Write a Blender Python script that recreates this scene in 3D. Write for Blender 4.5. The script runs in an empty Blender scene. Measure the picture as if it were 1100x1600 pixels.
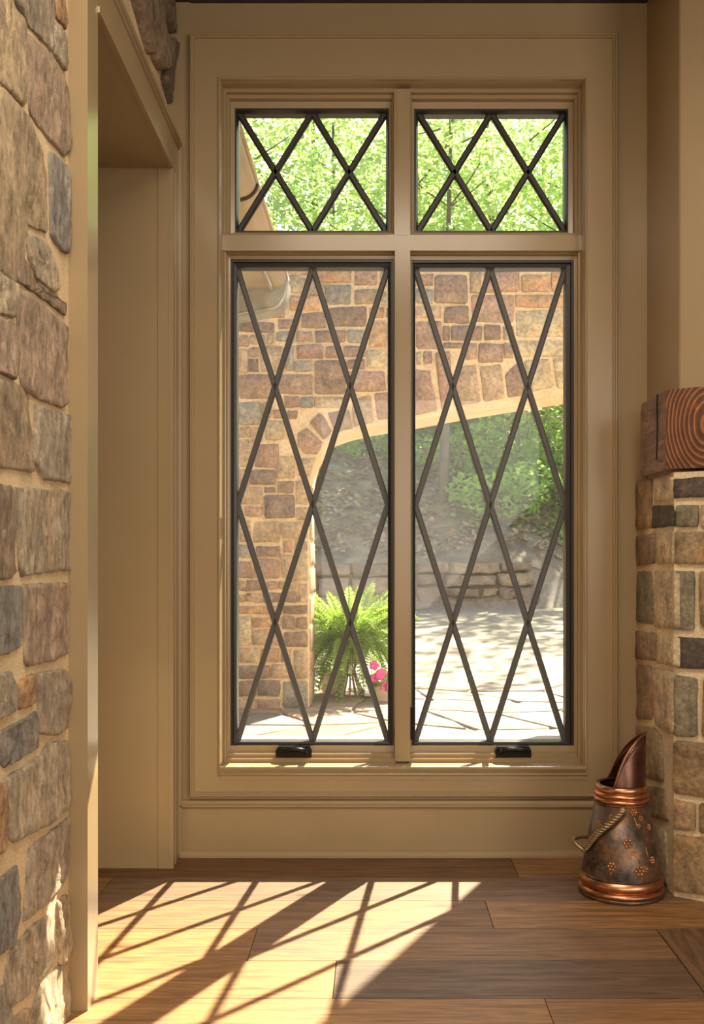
import bpy, math, random
from mathutils import Vector, Matrix, noise

# ------------------------------------------------------------------ camera, sky, sun, lamps, exposure
SC = bpy.context.scene
COL = SC.collection
F, VX, VY, CAMZ, WY = 1568.0, 587.0, 870.0, 1.1, 3.7      # focal length in px, vanishing point, eye height, window wall

def PX(x, Y): return (x - VX) * Y / F
def PZ(y, Y): return CAMZ + (VY - y) * Y / F

cam_d = bpy.data.cameras.new('camera'); cam = bpy.data.objects.new('camera', cam_d); COL.objects.link(cam)
cam.location = (0, 0, CAMZ); cam.rotation_euler = (math.radians(90), 0, 0)
cam_d.sensor_fit = 'AUTO'; cam_d.sensor_width = 36.0; cam_d.lens = 36.0 * F / 1600.0
cam_d.shift_x = -(VX - 550) / 1600.0; cam_d.shift_y = (VY - 800) / 1600.0
cam_d.clip_start = 0.02; cam_d.clip_end = 300
SC.camera = cam

SC.view_settings.view_transform = 'Standard'; SC.view_settings.look = 'None'
SC.view_settings.gamma = 1.0; SC.view_settings.use_curve_mapping = False
SC.view_settings.exposure = 0.08

SUN_DIR = Vector((-0.473, -1.0, -1.2)).normalized()
world = bpy.data.worlds.new('sky'); SC.world = world; world.use_nodes = True
wn = world.node_tree; wn.nodes.clear()
sky = wn.nodes.new('ShaderNodeTexSky'); sky.sky_type = 'NISHITA'; sky.sun_disc = False
sky.sun_elevation = math.radians(47); sky.sun_rotation = math.radians(25); sky.air_density = 1.0; sky.dust_density = 3.0
bgn = wn.nodes.new('ShaderNodeBackground'); bgn.inputs['Strength'].default_value = 0.30
won = wn.nodes.new('ShaderNodeOutputWorld')
wn.links.new(sky.outputs[0], bgn.inputs['Color']); wn.links.new(bgn.outputs[0], won.inputs['Surface'])

sd = bpy.data.lights.new('sun', 'SUN'); sd.energy = 30.0; sd.angle = math.radians(0.55); sd.color = (1.0, 0.87, 0.66)
so = bpy.data.objects.new('sun', sd); COL.objects.link(so)
so.rotation_euler = SUN_DIR.to_track_quat('-Z', 'Y').to_euler(); so.location = (6, 14, 16)

def area(name, loc, target, sx, sy, power, color):
    d = bpy.data.lights.new(name, 'AREA'); d.shape = 'RECTANGLE'; d.size = sx; d.size_y = sy
    d.energy = power; d.color = color
    o = bpy.data.objects.new(name, d); COL.objects.link(o); o.location = loc
    o.rotation_euler = (Vector(target) - Vector(loc)).to_track_quat('-Z', 'Y').to_euler()
    return o
# unseen fill lamps added to brighten the interior
area('side_fill', (3.85, -1.2, 1.75), (-0.6, 2.6, 1.2), 4.2, 2.5, 185, (1.0, 0.90, 0.75))
area('rear_fill', (-0.1, -3.9, 1.7), (0.3, 3.7, 1.3), 4.0, 2.4, 110, (1.0, 0.90, 0.75))
area('overhead_fill', (0.15, 1.27, 3.08), (0.15, 1.2701, 0.0), 1.5, 0.5, 56, (1.0, 0.86, 0.66))

# ------------------------------------------------------------------ helpers
RNG = random.Random(7)

class MB:
    """collects faces; build() links them as one mesh object"""
    def __init__(s): s.v = []; s.f = []; s.m = []
    def add(s, verts, faces, mi=0):
        b = len(s.v); s.v += [tuple(p) for p in verts]
        for f in faces: s.f.append(tuple(b + i for i in f)); s.m.append(mi)
    def box(s, x0, x1, y0, y1, z0, z1, mi=0, fn=None):
        P = [(x0,y0,z0),(x1,y0,z0),(x1,y1,z0),(x0,y1,z0),(x0,y0,z1),(x1,y0,z1),(x1,y1,z1),(x0,y1,z1)]
        if fn: P = [fn(*p) for p in P]
        s.add(P, [(0,3,2,1),(4,5,6,7),(0,1,5,4),(1,2,6,5),(2,3,7,6),(3,0,4,7)], mi)
    def prism(s, poly, fn, h0, h1, mi=0):
        n = len(poly)
        P = [fn(u, v, h0) for u, v in poly] + [fn(u, v, h1) for u, v in poly]
        s.add(P, [tuple(range(n))[::-1], tuple(range(n, 2*n))] + [(i, (i+1) % n, n+(i+1) % n, n+i) for i in range(n)], mi)
    def ring(s, A, B, prof, mi=0):
        """A, B rectangles (x0,z0,x1,z1); prof [(t, y)], t from A to B"""
        P = []
        for t, y in prof:
            r = [a + (b - a) * t for a, b in zip(A, B)]
            P += [(r[0], y, r[1]), (r[2], y, r[1]), (r[2], y, r[3]), (r[0], y, r[3])]
        Fc = []
        for i in range(len(prof) - 1):
            for k in range(4):
                Fc.append((i*4+k, i*4+(k+1) % 4, (i+1)*4+(k+1) % 4, (i+1)*4+k))
        s.add(P, Fc, mi)
    def sweep_rect(s, A, prof, mi=0):
        """prof [(inward offset, y)] around rectangle A"""
        P = []
        for o, y in prof:
            P += [(A[0]+o, y, A[1]+o), (A[2]-o, y, A[1]+o), (A[2]-o, y, A[3]-o), (A[0]+o, y, A[3]-o)]
        Fc = []
        for i in range(len(prof) - 1):
            for k in range(4):
                Fc.append((i*4+k, i*4+(k+1) % 4, (i+1)*4+(k+1) % 4, (i+1)*4+k))
        s.add(P, Fc, mi)
    def tube(s, pts, rad, n=8, mi=0, closed=False, caps=True):
        pts = [Vector(p) for p in pts]; m = len(pts)
        if not hasattr(rad, '__len__'): rad = [rad] * m
        b = len(s.v); prev = None
        for i, p in enumerate(pts):
            if closed: t = pts[(i+1) % m] - pts[(i-1) % m]
            else: t = pts[min(i+1, m-1)] - pts[max(i-1, 0)]
            t.normalize()
            if prev is None:
                a = Vector((0, 0, 1)) if abs(t.z) < 0.9 else Vector((1, 0, 0))
                u = t.cross(a).normalized()
            else:
                u = (prev - t * prev.dot(t)).normalized()
            prev = u; w = t.cross(u)
            for k in range(n):
                a = 2 * math.pi * k / n
                s.v.append(tuple(p + (u * math.cos(a) + w * math.sin(a)) * rad[i]))
        R = m if closed else m - 1
        for i in range(R):
            j = (i + 1) % m
            for k in range(n):
                s.f.append((b+i*n+k, b+i*n+(k+1) % n, b+j*n+(k+1) % n, b+j*n+k)); s.m.append(mi)
        if caps and not closed:
            s.f.append(tuple(b+k for k in range(n))[::-1]); s.m.append(mi)
            s.f.append(tuple(b+(m-1)*n+k for k in range(n))); s.m.append(mi)
    def lathe(s, prof, c, n=40, mi=0):
        b = len(s.v)
        for r, z in prof:
            for k in range(n):
                a = 2 * math.pi * k / n
                s.v.append((c[0] + r*math.cos(a), c[1] + r*math.sin(a), c[2] + z))
        for i in range(len(prof) - 1):
            for k in range(n):
                s.f.append((b+i*n+k, b+i*n+(k+1) % n, b+(i+1)*n+(k+1) % n, b+(i+1)*n+k)); s.m.append(mi)
    def blob(s, c, r, n=7, m=4, mi=0):
        b = len(s.v)
        for i in range(m + 1):
            t = math.pi * i / m
            for k in range(n):
                a = 2*math.pi*k/n
                s.v.append((c[0]+r[0]*math.sin(t)*math.cos(a), c[1]+r[1]*math.sin(t)*math.sin(a), c[2]+r[2]*math.cos(t)))
        for i in range(m):
            for k in range(n):
                s.f.append((b+i*n+k, b+(i+1)*n+k, b+(i+1)*n+(k+1) % n, b+i*n+(k+1) % n)); s.m.append(mi)
    def mesh(s, name, mats, smooth=False):
        me = bpy.data.meshes.new(name); me.from_pydata(s.v, [], s.f)
        if not isinstance(mats, (list, tuple)): mats = [mats]
        for m in mats: me.materials.append(m)
        if len(mats) > 1: me.polygons.foreach_set('material_index', s.m)
        if smooth: me.polygons.foreach_set('use_smooth', [True] * len(me.polygons))
        me.update(); return me
    def build(s, name, mats, parent=None, smooth=False, color=None, fix=True):
        me = s.mesh(name, mats, smooth)
        if fix:
            import bmesh
            bm = bmesh.new(); bm.from_mesh(me); bmesh.ops.recalc_face_normals(bm, faces=bm.faces); bm.to_mesh(me); bm.free()
        return link(name, me, parent, color)

def link(name, me, parent=None, color=None):
    o = bpy.data.objects.new(name, me); COL.objects.link(o)
    if parent is not None:
        o.parent = parent
        o.matrix_parent_inverse = Matrix.Translation(-parent.location) if parent.type == 'EMPTY' and parent.rotation_euler.z == 0 else Matrix.Identity(4)
    if color: o.color = (*color, 1)
    return o

def tag(o, label, cat=None, group=None, kind=None):
    o['label'] = label
    if cat: o['category'] = cat
    if group: o['group'] = group
    if kind: o['kind'] = kind
    return o

def empty(name, loc=(0, 0, 0)):
    o = bpy.data.objects.new(name, None); COL.objects.link(o); o.location = loc
    o.empty_display_size = 0.1
    return o

# ------------------------------------------------------------------ materials
def newmat(name):
    m = bpy.data.materials.new(name); m.use_nodes = True
    nt = m.node_tree; nt.nodes.clear()
    out = nt.nodes.new('ShaderNodeOutputMaterial')
    return m, nt, out

def N(nt, kind, **kw):
    n = nt.nodes.new(kind)
    for k, v in kw.items():
        if k in n.inputs: n.inputs[k].default_value = v
        else: setattr(n, k, v)
    return n

def principled(nt, out, **kw):
    b = nt.nodes.new('ShaderNodeBsdfPrincipled')
    for k, v in kw.items(): b.inputs[k.replace('_', ' ')].default_value = v
    nt.links.new(b.outputs[0], out.inputs['Surface']); return b

def ramp(nt, fac, stops):
    r = nt.nodes.new('ShaderNodeValToRGB'); nt.links.new(fac, r.inputs[0])
    e = r.color_ramp.elements
    while len(e) < len(stops): e.new(0.5)
    for i, (p, c) in enumerate(stops): e[i].position = p; e[i].color = (*c, 1)
    return r.outputs[0]

def mulcol(nt, a, b, fac=1.0, blend='MULTIPLY'):
    m = nt.nodes.new('ShaderNodeMix'); m.data_type = 'RGBA'; m.blend_type = blend
    m.inputs[0].default_value = fac
    nt.links.new(a, m.inputs[6])
    if hasattr(b, 'node'): nt.links.new(b, m.inputs[7])
    else: m.inputs[7].default_value = (*b, 1)
    return m.outputs[2]

def position(nt, scale=(1, 1, 1), seed=False):
    g = nt.nodes.new('ShaderNodeNewGeometry')
    mp = nt.nodes.new('ShaderNodeMapping'); mp.inputs['Scale'].default_value = scale
    src = g.outputs['Position']
    if seed:
        oi = nt.nodes.new('ShaderNodeObjectInfo')
        vm = nt.nodes.new('ShaderNodeVectorMath'); vm.operation = 'MULTIPLY_ADD'
        cx = nt.nodes.new('ShaderNodeCombineXYZ')
        for i in range(3): nt.links.new(oi.outputs['Random'], cx.inputs[i])
        nt.links.new(cx.outputs[0], vm.inputs[0]); vm.inputs[1].default_value = (13.7, 27.1, 41.3)
        nt.links.new(src, vm.inputs[2]); src = vm.outputs[0]
    nt.links.new(src, mp.inputs['Vector'])
    return mp.outputs[0]

def noise_n(nt, vec, scale, detail=4, rough=0.6, dist=0.0):
    n = N(nt, 'ShaderNodeTexNoise', Scale=scale, Detail=detail, Roughness=rough, Distortion=dist)
    nt.links.new(vec, n.inputs['Vector']); return n.outputs[0]

def bump(nt, bsdf, h, strength, dist):
    b = N(nt, 'ShaderNodeBump', Strength=strength, Distance=dist)
    nt.links.new(h, b.inputs['Height']); nt.links.new(b.outputs[0], bsdf.inputs['Normal'])

def paint(name, col, rough=0.36):
    m, nt, out = newmat(name)
    b = principled(nt, out, Base_Color=(*col, 1), Roughness=rough)
    p = position(nt); n = noise_n(nt, p, 3, 3)
    c = ramp(nt, n, [(0.3, tuple(x * .97 for x in col)), (0.7, tuple(x * 1.03 for x in col))]); nt.links.new(c, b.inputs['Base Color'])
    return m

def stone_mat(name, scale, bstr, bdist, seedscale=(1, 1, 1), contrast=(0.55, 1.35), rust=0.5, fine=(0.68, 1.22)):
    m, nt, out = newmat(name)
    b = principled(nt, out, Roughness=0.85)
    oi = nt.nodes.new('ShaderNodeObjectInfo')
    p = position(nt, seedscale, seed=True)
    n1 = noise_n(nt, p, scale, 5, 0.65, 0.6)
    n2 = noise_n(nt, p, scale * 5, 5, 0.7)
    lo, hi = contrast
    v1 = ramp(nt, n1, [(0.28, (lo, lo, lo * 1.04)), (0.72, (hi, hi * 0.98, hi * 0.93))])
    f0, f1 = fine
    v2 = ramp(nt, n2, [(0.32, (f0, f0 * .97, f0 * .94)), (0.68, (f1, f1 * .985, f1 * .97))])
    c = mulcol(nt, oi.outputs['Color'], v1); c = mulcol(nt, c, v2)
    n3 = noise_n(nt, p, scale * 0.8, 3, 0.5, 0.2)
    f3 = ramp(nt, n3, [(0.55, (0, 0, 0)), (0.75, (1, 1, 1))])
    mx = nt.nodes.new('ShaderNodeMix'); mx.data_type = 'RGBA'; mx.blend_type = 'MIX'
    mt = N(nt, 'ShaderNodeMath', operation='MULTIPLY'); nt.links.new(f3, mt.inputs[0]); mt.inputs[1].default_value = rust
    nt.links.new(mt.outputs[0], mx.inputs[0]); nt.links.new(c, mx.inputs[6])
    rc = mulcol(nt, c, (1.25, 0.88, 0.66)); nt.links.new(rc, mx.inputs[7])
    nt.links.new(mx.outputs[2], b.inputs['Base Color'])
    n4 = noise_n(nt, p, scale * 2.2, 10, 0.78, 0.5)
    bump(nt, b, n4, bstr, bdist)
    return m

def mortar_mat(name, col, scale=120):
    m, nt, out = newmat(name)
    b = principled(nt, out, Roughness=0.95)
    p = position(nt); n1 = noise_n(nt, p, scale, 4, 0.7); n2 = noise_n(nt, p, 6, 3)
    c1 = ramp(nt, n1, [(0.3, tuple(x * 0.72 for x in col)), (0.7, tuple(min(1, x * 1.2) for x in col))])
    c2 = ramp(nt, n2, [(0.3, (0.85, 0.83, 0.8)), (0.7, (1.1, 1.08, 1.05))])
    nt.links.new(mulcol(nt, c1, c2), b.inputs['Base Color']); bump(nt, b, n1, 0.6, 0.004)
    return m

def wood_floor(name):
    m, nt, out = newmat(name)
    b = principled(nt, out, Roughness=0.42)
    b.inputs['Specular IOR Level'].default_value = 0.4
    oi = nt.nodes.new('ShaderNodeObjectInfo')
    p = position(nt, (1.1, 14, 1), seed=True)
    n1 = noise_n(nt, p, 2.6, 6, 0.62, 1.6)
    n2 = noise_n(nt, position(nt, (4, 90, 1), seed=True), 3.5, 4, 0.7)
    pk = position(nt, (1.6, 4.5, 1), seed=True)
    vo = N(nt, 'ShaderNodeTexVoronoi', Scale=1.3); nt.links.new(pk, vo.inputs['Vector'])
    v1 = ramp(nt, n1, [(0.28, (0.42, 0.36, 0.32)), (0.5, (0.95, 0.92, 0.9)), (0.72, (1.45, 1.36, 1.22))])
    v2 = ramp(nt, n2, [(0.3, (0.66, 0.63, 0.6)), (0.7, (1.22, 1.22, 1.2))])
    v3 = ramp(nt, vo.outputs['Distance'], [(0.02, (0.34, 0.26, 0.2)), (0.09, (0.85, 0.8, 0.75)), (0.16, (1, 1, 1))])
    c = mulcol(nt, mulcol(nt, mulcol(nt, oi.outputs['Color'], v1), v2), v3, 1.0)
    nt.links.new(c, b.inputs['Base Color'])
    bump(nt, b, n2, 0.12, 0.002)
    rr = ramp(nt, n1, [(0.3, (0.5, 0.5, 0.5)), (0.7, (0.36, 0.36, 0.36))]); nt.links.new(rr, b.inputs['Roughness'])
    return m

def simple(name, col, rough=0.6, metal=0.0, nscale=0, var=0.25, bstr=0.0, bdist=0.003):
    m, nt, out = newmat(name)
    b = principled(nt, out, Base_Color=(*col, 1), Roughness=rough, Metallic=metal)
    if nscale:
        p = position(nt); n = noise_n(nt, p, nscale, 5, 0.65)
        c = ramp(nt, n, [(0.3, tuple(x * (1 - var) for x in col)), (0.7, tuple(min(1, x * (1 + var)) for x in col))])
        nt.links.new(c, b.inputs['Base Color'])
        if bstr: bump(nt, b, n, bstr, bdist)
    return m

def leaf_mat(name, c0, c1, trans=0.5):
    m, nt, out = newmat(name)
    p = position(nt); n = noise_n(nt, p, 1.7, 4, 0.7)
    c = ramp(nt, n, [(0.3, c0), (0.7, c1)])
    oi = nt.nodes.new('ShaderNodeObjectInfo'); c = mulcol(nt, c, oi.outputs['Color'])
    d = nt.nodes.new('ShaderNodeBsdfDiffuse'); t = nt.nodes.new('ShaderNodeBsdfTranslucent')
    nt.links.new(c, d.inputs[0]); c2 = mulcol(nt, c, (1.05, 1.08, 0.68)); nt.links.new(c2, t.inputs[0])
    mx = nt.nodes.new('ShaderNodeMixShader'); mx.inputs[0].default_value = trans
    nt.links.new(d.outputs[0], mx.inputs[1]); nt.links.new(t.outputs[0], mx.inputs[2]); nt.links.new(mx.outputs[0], out.inputs[0])
    return m

def glass_mat():
    m, nt, out = newmat('window_glass')
    lw = N(nt, 'ShaderNodeLayerWeight', Blend=0.5)          # Schlick: 0.04 + 0.96 * (1 - cos)^5, same on both faces of the pane
    pw = N(nt, 'ShaderNodeMath', operation='POWER'); nt.links.new(lw.outputs['Facing'], pw.inputs[0]); pw.inputs[1].default_value = 5.0
    fr = N(nt, 'ShaderNodeMath', operation='MULTIPLY_ADD'); nt.links.new(pw.outputs[0], fr.inputs[0]); fr.inputs[1].default_value = 0.96; fr.inputs[2].default_value = 0.025
    t = nt.nodes.new('ShaderNodeBsdfTransparent'); t.inputs[0].default_value = (0.95, 0.97, 0.96, 1)
    g = N(nt, 'ShaderNodeBsdfGlossy', Roughness=0.02)
    mx = nt.nodes.new('ShaderNodeMixShader')
    nt.links.new(fr.outputs[0], mx.inputs[0]); nt.links.new(t.outputs[0], mx.inputs[1]); nt.links.new(g.outputs[0], mx.inputs[2])
    nt.links.new(mx.outputs[0], out.inputs[0]); return m

def screen_mat():
    m, nt, out = newmat('insect_screen')
    t = nt.nodes.new('ShaderNodeBsdfTransparent'); d = nt.nodes.new('ShaderNodeBsdfDiffuse')
    d.inputs[0].default_value = (0.62, 0.62, 0.60, 1)
    mx = nt.nodes.new('ShaderNodeMixShader'); mx.inputs[0].default_value = 0.08
    nt.links.new(t.outputs[0], mx.inputs[1]); nt.links.new(d.outputs[0], mx.inputs[2]); nt.links.new(mx.outputs[0], out.inputs[0])
    return m

def endgrain_mat(center):
    m, nt, out = newmat('mantel_end_grain')
    b = principled(nt, out, Roughness=0.6)
    g = nt.nodes.new('ShaderNodeNewGeometry')
    sub = N(nt, 'ShaderNodeVectorMath', operation='SUBTRACT'); nt.links.new(g.outputs['Position'], sub.inputs[0]); sub.inputs[1].default_value = center
    mp = nt.nodes.new('ShaderNodeMapping'); mp.inputs['Scale'].default_value = (1.7, 1.7, 1.05); nt.links.new(sub.outputs[0], mp.inputs['Vector'])
    w = N(nt, 'ShaderNodeTexWave', Scale=17.0, Distortion=2.2, Detail=3.0); w.wave_type = 'RINGS'; w.rings_direction = 'SPHERICAL'
    w.inputs['Detail Scale'].default_value = 0.6
    nt.links.new(mp.outputs[0], w.inputs['Vector'])
    n = noise_n(nt, mp.outputs[0], 14, 5, 0.6)
    c = ramp(nt, w.outputs[0], [(0.0, (0.10, 0.036, 0.018)), (0.7, (0.14, 0.05, 0.022)), (0.9, (0.30, 0.12, 0.04)), (1.0, (0.36, 0.15, 0.055))])
    v = ramp(nt, n, [(0.3, (0.7, 0.65, 0.6)), (0.62, (1.05, 1.0, 0.95)), (0.78, (2.4, 1.7, 0.8))])
    nt.links.new(mulcol(nt, c, v), b.inputs['Base Color']); bump(nt, b, w.outputs[0], 0.3, 0.003)
    return m

def timber_mat():
    m, nt, out = newmat('mantel_timber')
    b = principled(nt, out, Roughness=0.65)
    p = position(nt, (12, 3, 18)); n = noise_n(nt, p, 2.2, 6, 0.65, 1.2)
    c = ramp(nt, n, [(0.25, (0.06, 0.032, 0.022)), (0.5, (0.2, 0.115, 0.08)), (0.75, (0.33, 0.2, 0.14))])
    nt.links.new(c, b.inputs['Base Color']); bump(nt, b, n, 0.5, 0.006)
    return m

def copper_body_mat():
    m, nt, out = newmat('aged_copper')
    b = principled(nt, out, Roughness=0.42, Metallic=0.75)
    p = position(nt); n = noise_n(nt, p, 16, 7, 0.72, 0.5); n2 = noise_n(nt, p, 70, 4, 0.7)
    c = ramp(nt, n, [(0.30, (0.045, 0.037, 0.033)), (0.47, (0.14, 0.105, 0.085)), (0.58, (0.24, 0.13, 0.075)), (0.74, (0.46, 0.21, 0.09))])
    v = ramp(nt, n2, [(0.3, (0.7, 0.7, 0.7)), (0.7, (1.25, 1.25, 1.25))])
    nt.links.new(mulcol(nt, c, v), b.inputs['Base Color']); bump(nt, b, n2, 0.25, 0.003)
    return m

M = {}
M['paint'] = paint('tan_trim_paint', (0.350, 0.254, 0.142), 0.23)
M['paint_wall'] = paint('tan_wall_paint', (0.355, 0.258, 0.145), 0.4)
M['dark_frame'] = simple('dark_bronze_metal', (0.030, 0.027, 0.025), 0.38, 0.3)
M['bar'] = simple('dark_lattice_bar', (0.035, 0.030, 0.026), 0.45, 0.1)
M['black'] = simple('black_hardware', (0.02, 0.017, 0.014), 0.28, 0.7)
M['glass'] = glass_mat(); M['screen'] = screen_mat()
M['stone_in'] = stone_mat('rough_wall_stone', 11, 1.0, 0.02, (1, 1, 0.5), contrast=(0.62, 1.3), rust=0.3, fine=(0.5, 1.38))
M['mortar_in'] = mortar_mat('sandy_mortar', (0.74, 0.57, 0.35), 160)
M['stone_fire'] = stone_mat('chimney_stone', 13, 0.9, 0.012, contrast=(0.5, 1.35), fine=(0.6, 1.3))
M['mortar_fire'] = mortar_mat('chimney_mortar', (0.78, 0.63, 0.42), 160)
M['stone_out'] = stone_mat('arch_stone', 7, 0.6, 0.02, contrast=(0.66, 1.28), rust=0.4, fine=(0.6, 1.32))
M['mortar_out'] = mortar_mat('arch_mortar', (0.78, 0.59, 0.38), 40)
M['floor'] = wood_floor('brown_oak_plank')
M['subfloor'] = simple('dark_subfloor', (0.05, 0.03, 0.02), 0.8)
M['ceiling'] = simple('dark_ceiling_wood', (0.035, 0.02, 0.018), 0.6, 0, 8, 0.3)
M['plaster'] = simple('room_plaster', (0.55, 0.45, 0.32), 0.8)
M['timber'] = timber_mat()
M['copper'] = simple('polished_copper', (0.54, 0.26, 0.145), 0.33, 1.0, 25, 0.4, 0.1)
M['aged'] = copper_body_mat()
M['flower_relief'] = simple('rubbed_copper_relief', (0.50, 0.24, 0.10), 0.4, 0.8, 60, 0.35)
M['edge_copper'] = simple('worn_edge_copper', (0.28, 0.13, 0.075), 0.28, 0.9, 30, 0.3)
M['dark_copper'] = simple('dark_spout_copper', (0.10, 0.045, 0.03), 0.3, 0.75, 18, 0.4)
M['brass'] = simple('old_brass', (0.30, 0.22, 0.12), 0.4, 0.8, 40, 0.3)
M['flag'] = stone_mat('flagstone', 3.0, 0.25, 0.01, contrast=(0.75, 1.2), rust=0.5)
M['patio_joint'] = mortar_mat('patio_joint', (0.42, 0.36, 0.28), 30)
M['gravel'] = mortar_mat('gravel_ground', (0.37, 0.33, 0.27), 14)
M['hill'] = simple('leaf_litter', (0.27, 0.22, 0.16), 0.95, 0, 2.2, 0.5, 0.8, 0.1)
M['boulder'] = stone_mat('ledge_boulder', 2.2, 0.6, 0.05, contrast=(0.7, 1.2), rust=0.3)
M['bark'] = simple('grey_bark', (0.22, 0.18, 0.14), 0.9, 0, 6, 0.35, 0.6, 0.03)
M['leaf'] = leaf_mat('spring_leaf', (0.33, 0.52, 0.27), (0.72, 0.82, 0.54))
M['shrub'] = leaf_mat('understory_leaf', (0.20, 0.34, 0.11), (0.40, 0.54, 0.22))
M['fern'] = leaf_mat('fern_leaf', (0.22, 0.38, 0.09), (0.46, 0.60, 0.18), 0.45)
M['gutter'] = simple('tan_gutter_metal', (0.42, 0.32, 0.22), 0.42, 0.2, 3, 0.12)
M['strap'] = simple('dark_gutter_strap', (0.07, 0.05, 0.045), 0.5, 0.4)
M['wire'] = simple('rusty_wire', (0.20, 0.12, 0.08), 0.7, 0.2)
M['moss'] = simple('moss_liner', (0.14, 0.12, 0.06), 0.95, 0, 20, 0.4)
M['clay'] = simple('buff_clay', (0.52, 0.42, 0.30), 0.85, 0, 12, 0.15)
M['pink'] = simple('pink_petal', (0.80, 0.10, 0.38), 0.6)
M['outside'] = stone_mat('house_outside_stone', 3, 0.5, 0.03)

def rectpx(x0, y0, x1, y1, Y):           # -> (X0, Zbottom, X1, Ztop)
    return (PX(x0, Y), PZ(y1, Y), PX(x1, Y), PZ(y0, Y))

# ------------------------------------------------------------------ room shell
CEIL = PZ(3.5, WY)
b = MB(); b.box(-3.3, 4.2, -4.2, WY + .2, -0.25, -0.018)
floor = tag(b.build('floor', M['subfloor']), 'wide plank brown oak floor with sunlit lattice shadows', 'floor', kind='structure')
b = MB(); b.box(-3.3, 4.2, -4.2, WY + .23, CEIL, CEIL + .25)
tag(b.build('ceiling', M['ceiling']), 'dark stained wood ceiling edge above the window', 'ceiling', kind='structure')
b = MB(); b.box(-0.68, 1.0, WY - .012, WY, CEIL - .004, CEIL + .05)
tag(b.build('trim_1', M['ceiling']), 'thin dark wood strip along the top of the window wall', 'trim', kind='structure')

hole = rectpx(339, 119, 919, 1200, WY)
b = MB(); Y0, Y1 = WY, WY + .20
b.box(-3.3, hole[0], Y0, Y1, -.25, CEIL); b.box(hole[2], 4.2, Y0, Y1, -.25, CEIL)
b.box(hole[0], hole[2], Y0, Y1, -.25, hole[1]); b.box(hole[0], hole[2], Y0, Y1, hole[3], CEIL)
tag(b.build('wall_front', M['paint']), 'tan painted wall holding the tall lattice window', 'wall', kind='structure')
b = MB(); b.box(4.0, 4.2, -4.2, WY, 0, CEIL)
tag(b.build('wall_right', M['plaster']), 'plain plaster side wall of the room beyond the fireplace', 'wall', kind='structure')
b = MB(); b.box(-3.3, 4.2, -4.2, -4.0, 0, CEIL)
tag(b.build('wall_back', M['plaster']), 'plain plaster end wall of the room', 'wall', kind='structure')
b = MB(); b.box(-3.3, -3.1, -4.0, WY, 0, CEIL)
tag(b.build('wall_side_room', M['plaster']), 'plain plaster wall of the side room through the cased opening', 'wall', kind='structure')

# floor planks running left to right
FL = M['floor']
ys = [3.695, 3.448, 3.212, 2.973, 2.734, 2.500, 2.266, 2.03, 1.795, 1.56, 1.325, 1.09, .855, .62]
cuts = [[0.492], [-0.9, 1.3], [0.35], [-0.35], [-0.107], [0.42], [-.6, .6], [.1], [-.4, .7], [.3], [-.2], [.5], [-.5]]
tones = [(0.17, 0.080, 0.032), (0.285, 0.152, 0.066), (0.245, 0.138, 0.068), (0.30, 0.158, 0.066), (0.18, 0.112, 0.068), (0.31, 0.166, 0.070), (0.22, 0.128, 0.068)]
BORDER = 0.83
k = 0
for i in range(len(ys) - 1):
    y1, y0 = ys[i], ys[i+1]
    xr = 1.6 if y0 > 2.95 else BORDER - .0015
    xs = [-3.05] + [c for c in cuts[i] if c < xr] + [xr]
    for j in range(len(xs) - 1):
        b = MB(); b.box(xs[j] + .0012, xs[j+1] - .0012, y0 + .0015, y1 - .0015, -.018, RNG.uniform(-.0012, 0))
        t = tones[(i + j * 3) % len(tones)] if i != 4 else [(0.32, 0.168, 0.068), (0.155, 0.098, 0.065)][min(j, 1)]
        f = RNG.uniform(.93, 1.08)
        b.build('floor_plank', FL, floor, color=tuple(c * f for c in t))
wb = wood_floor('border_plank')
for nd in wb.node_tree.nodes:
    if nd.type == 'MAPPING': nd.inputs['Scale'].default_value = (nd.inputs['Scale'].default_value[1], nd.inputs['Scale'].default_value[0], 1)
for (x0, x1, t) in [(BORDER, BORDER + .20, (0.16, 0.095, 0.058)), (BORDER + .20, BORDER + .40, (0.13, 0.07, 0.04)), (BORDER + .40, 1.6, (0.14, 0.08, 0.05))]:
    b = MB(); b.box(x0 + .0015, x1 - .0015, .62, 2.971, -.018, -.0004); b.build('border_plank', wb, floor, color=t)

# ------------------------------------------------------------------ left stone wall with the cased opening
def LW(s, Y, z): return (-0.722 + (1 - Y / 3.7) * 0.0708 + s, Y, z)
OY0, OY1, OZ, HZ = 2.5275, 3.548, 2.475, 2.62
CY0 = 2.431
b = MB()
b.box(-.55, -.047, -4.0, CY0 + .02, 0, CEIL, fn=LW)
b.box(-.55, -.047, CY0 + .02, WY, HZ - .03, CEIL, fn=LW)
wall_left = tag(b.build('wall_left', M['mortar_in']), 'rough tan fieldstone wall with sandy mortar left of the opening', 'wall', kind='structure')

door = tag(empty('door_1', LW(-.1, (OY0 + OY1) / 2, 0)), 'tan painted cased opening through the thick stone wall', 'opening', kind='structure')
def lpart(name, boxes, mat=None):
    b = MB()
    for bx in boxes: b.box(*bx, fn=LW)
    return b.build(name, mat or M['paint'], door)
lpart('side_casing', [(-.05, 0, CY0, OY0, -.01, HZ)])
lpart('side_casing', [(-.05, 0, OY1 - .004, 3.672, -.01, OZ)])
lpart('head_casing', [(-.05, 0, OY0, 3.672, OZ, HZ - .012)])
lpart('head_moulding', [(-.05, .012, CY0, 3.69, HZ - .018, HZ), (-.05, .006, CY0, 3.685, HZ - .03, HZ - .018)])
lpart('edge_bead', [(-.01, .005, OY0, OY1 + .0, OZ - .004, OZ + .012)])
lpart('edge_bead', [(-.012, .005, OY1 - .006, OY1 + .012, -.01, OZ)])
lpart('edge_bead', [(-.004, .004, OY1 + .05, OY1 + .058, -.01, OZ)])
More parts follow.
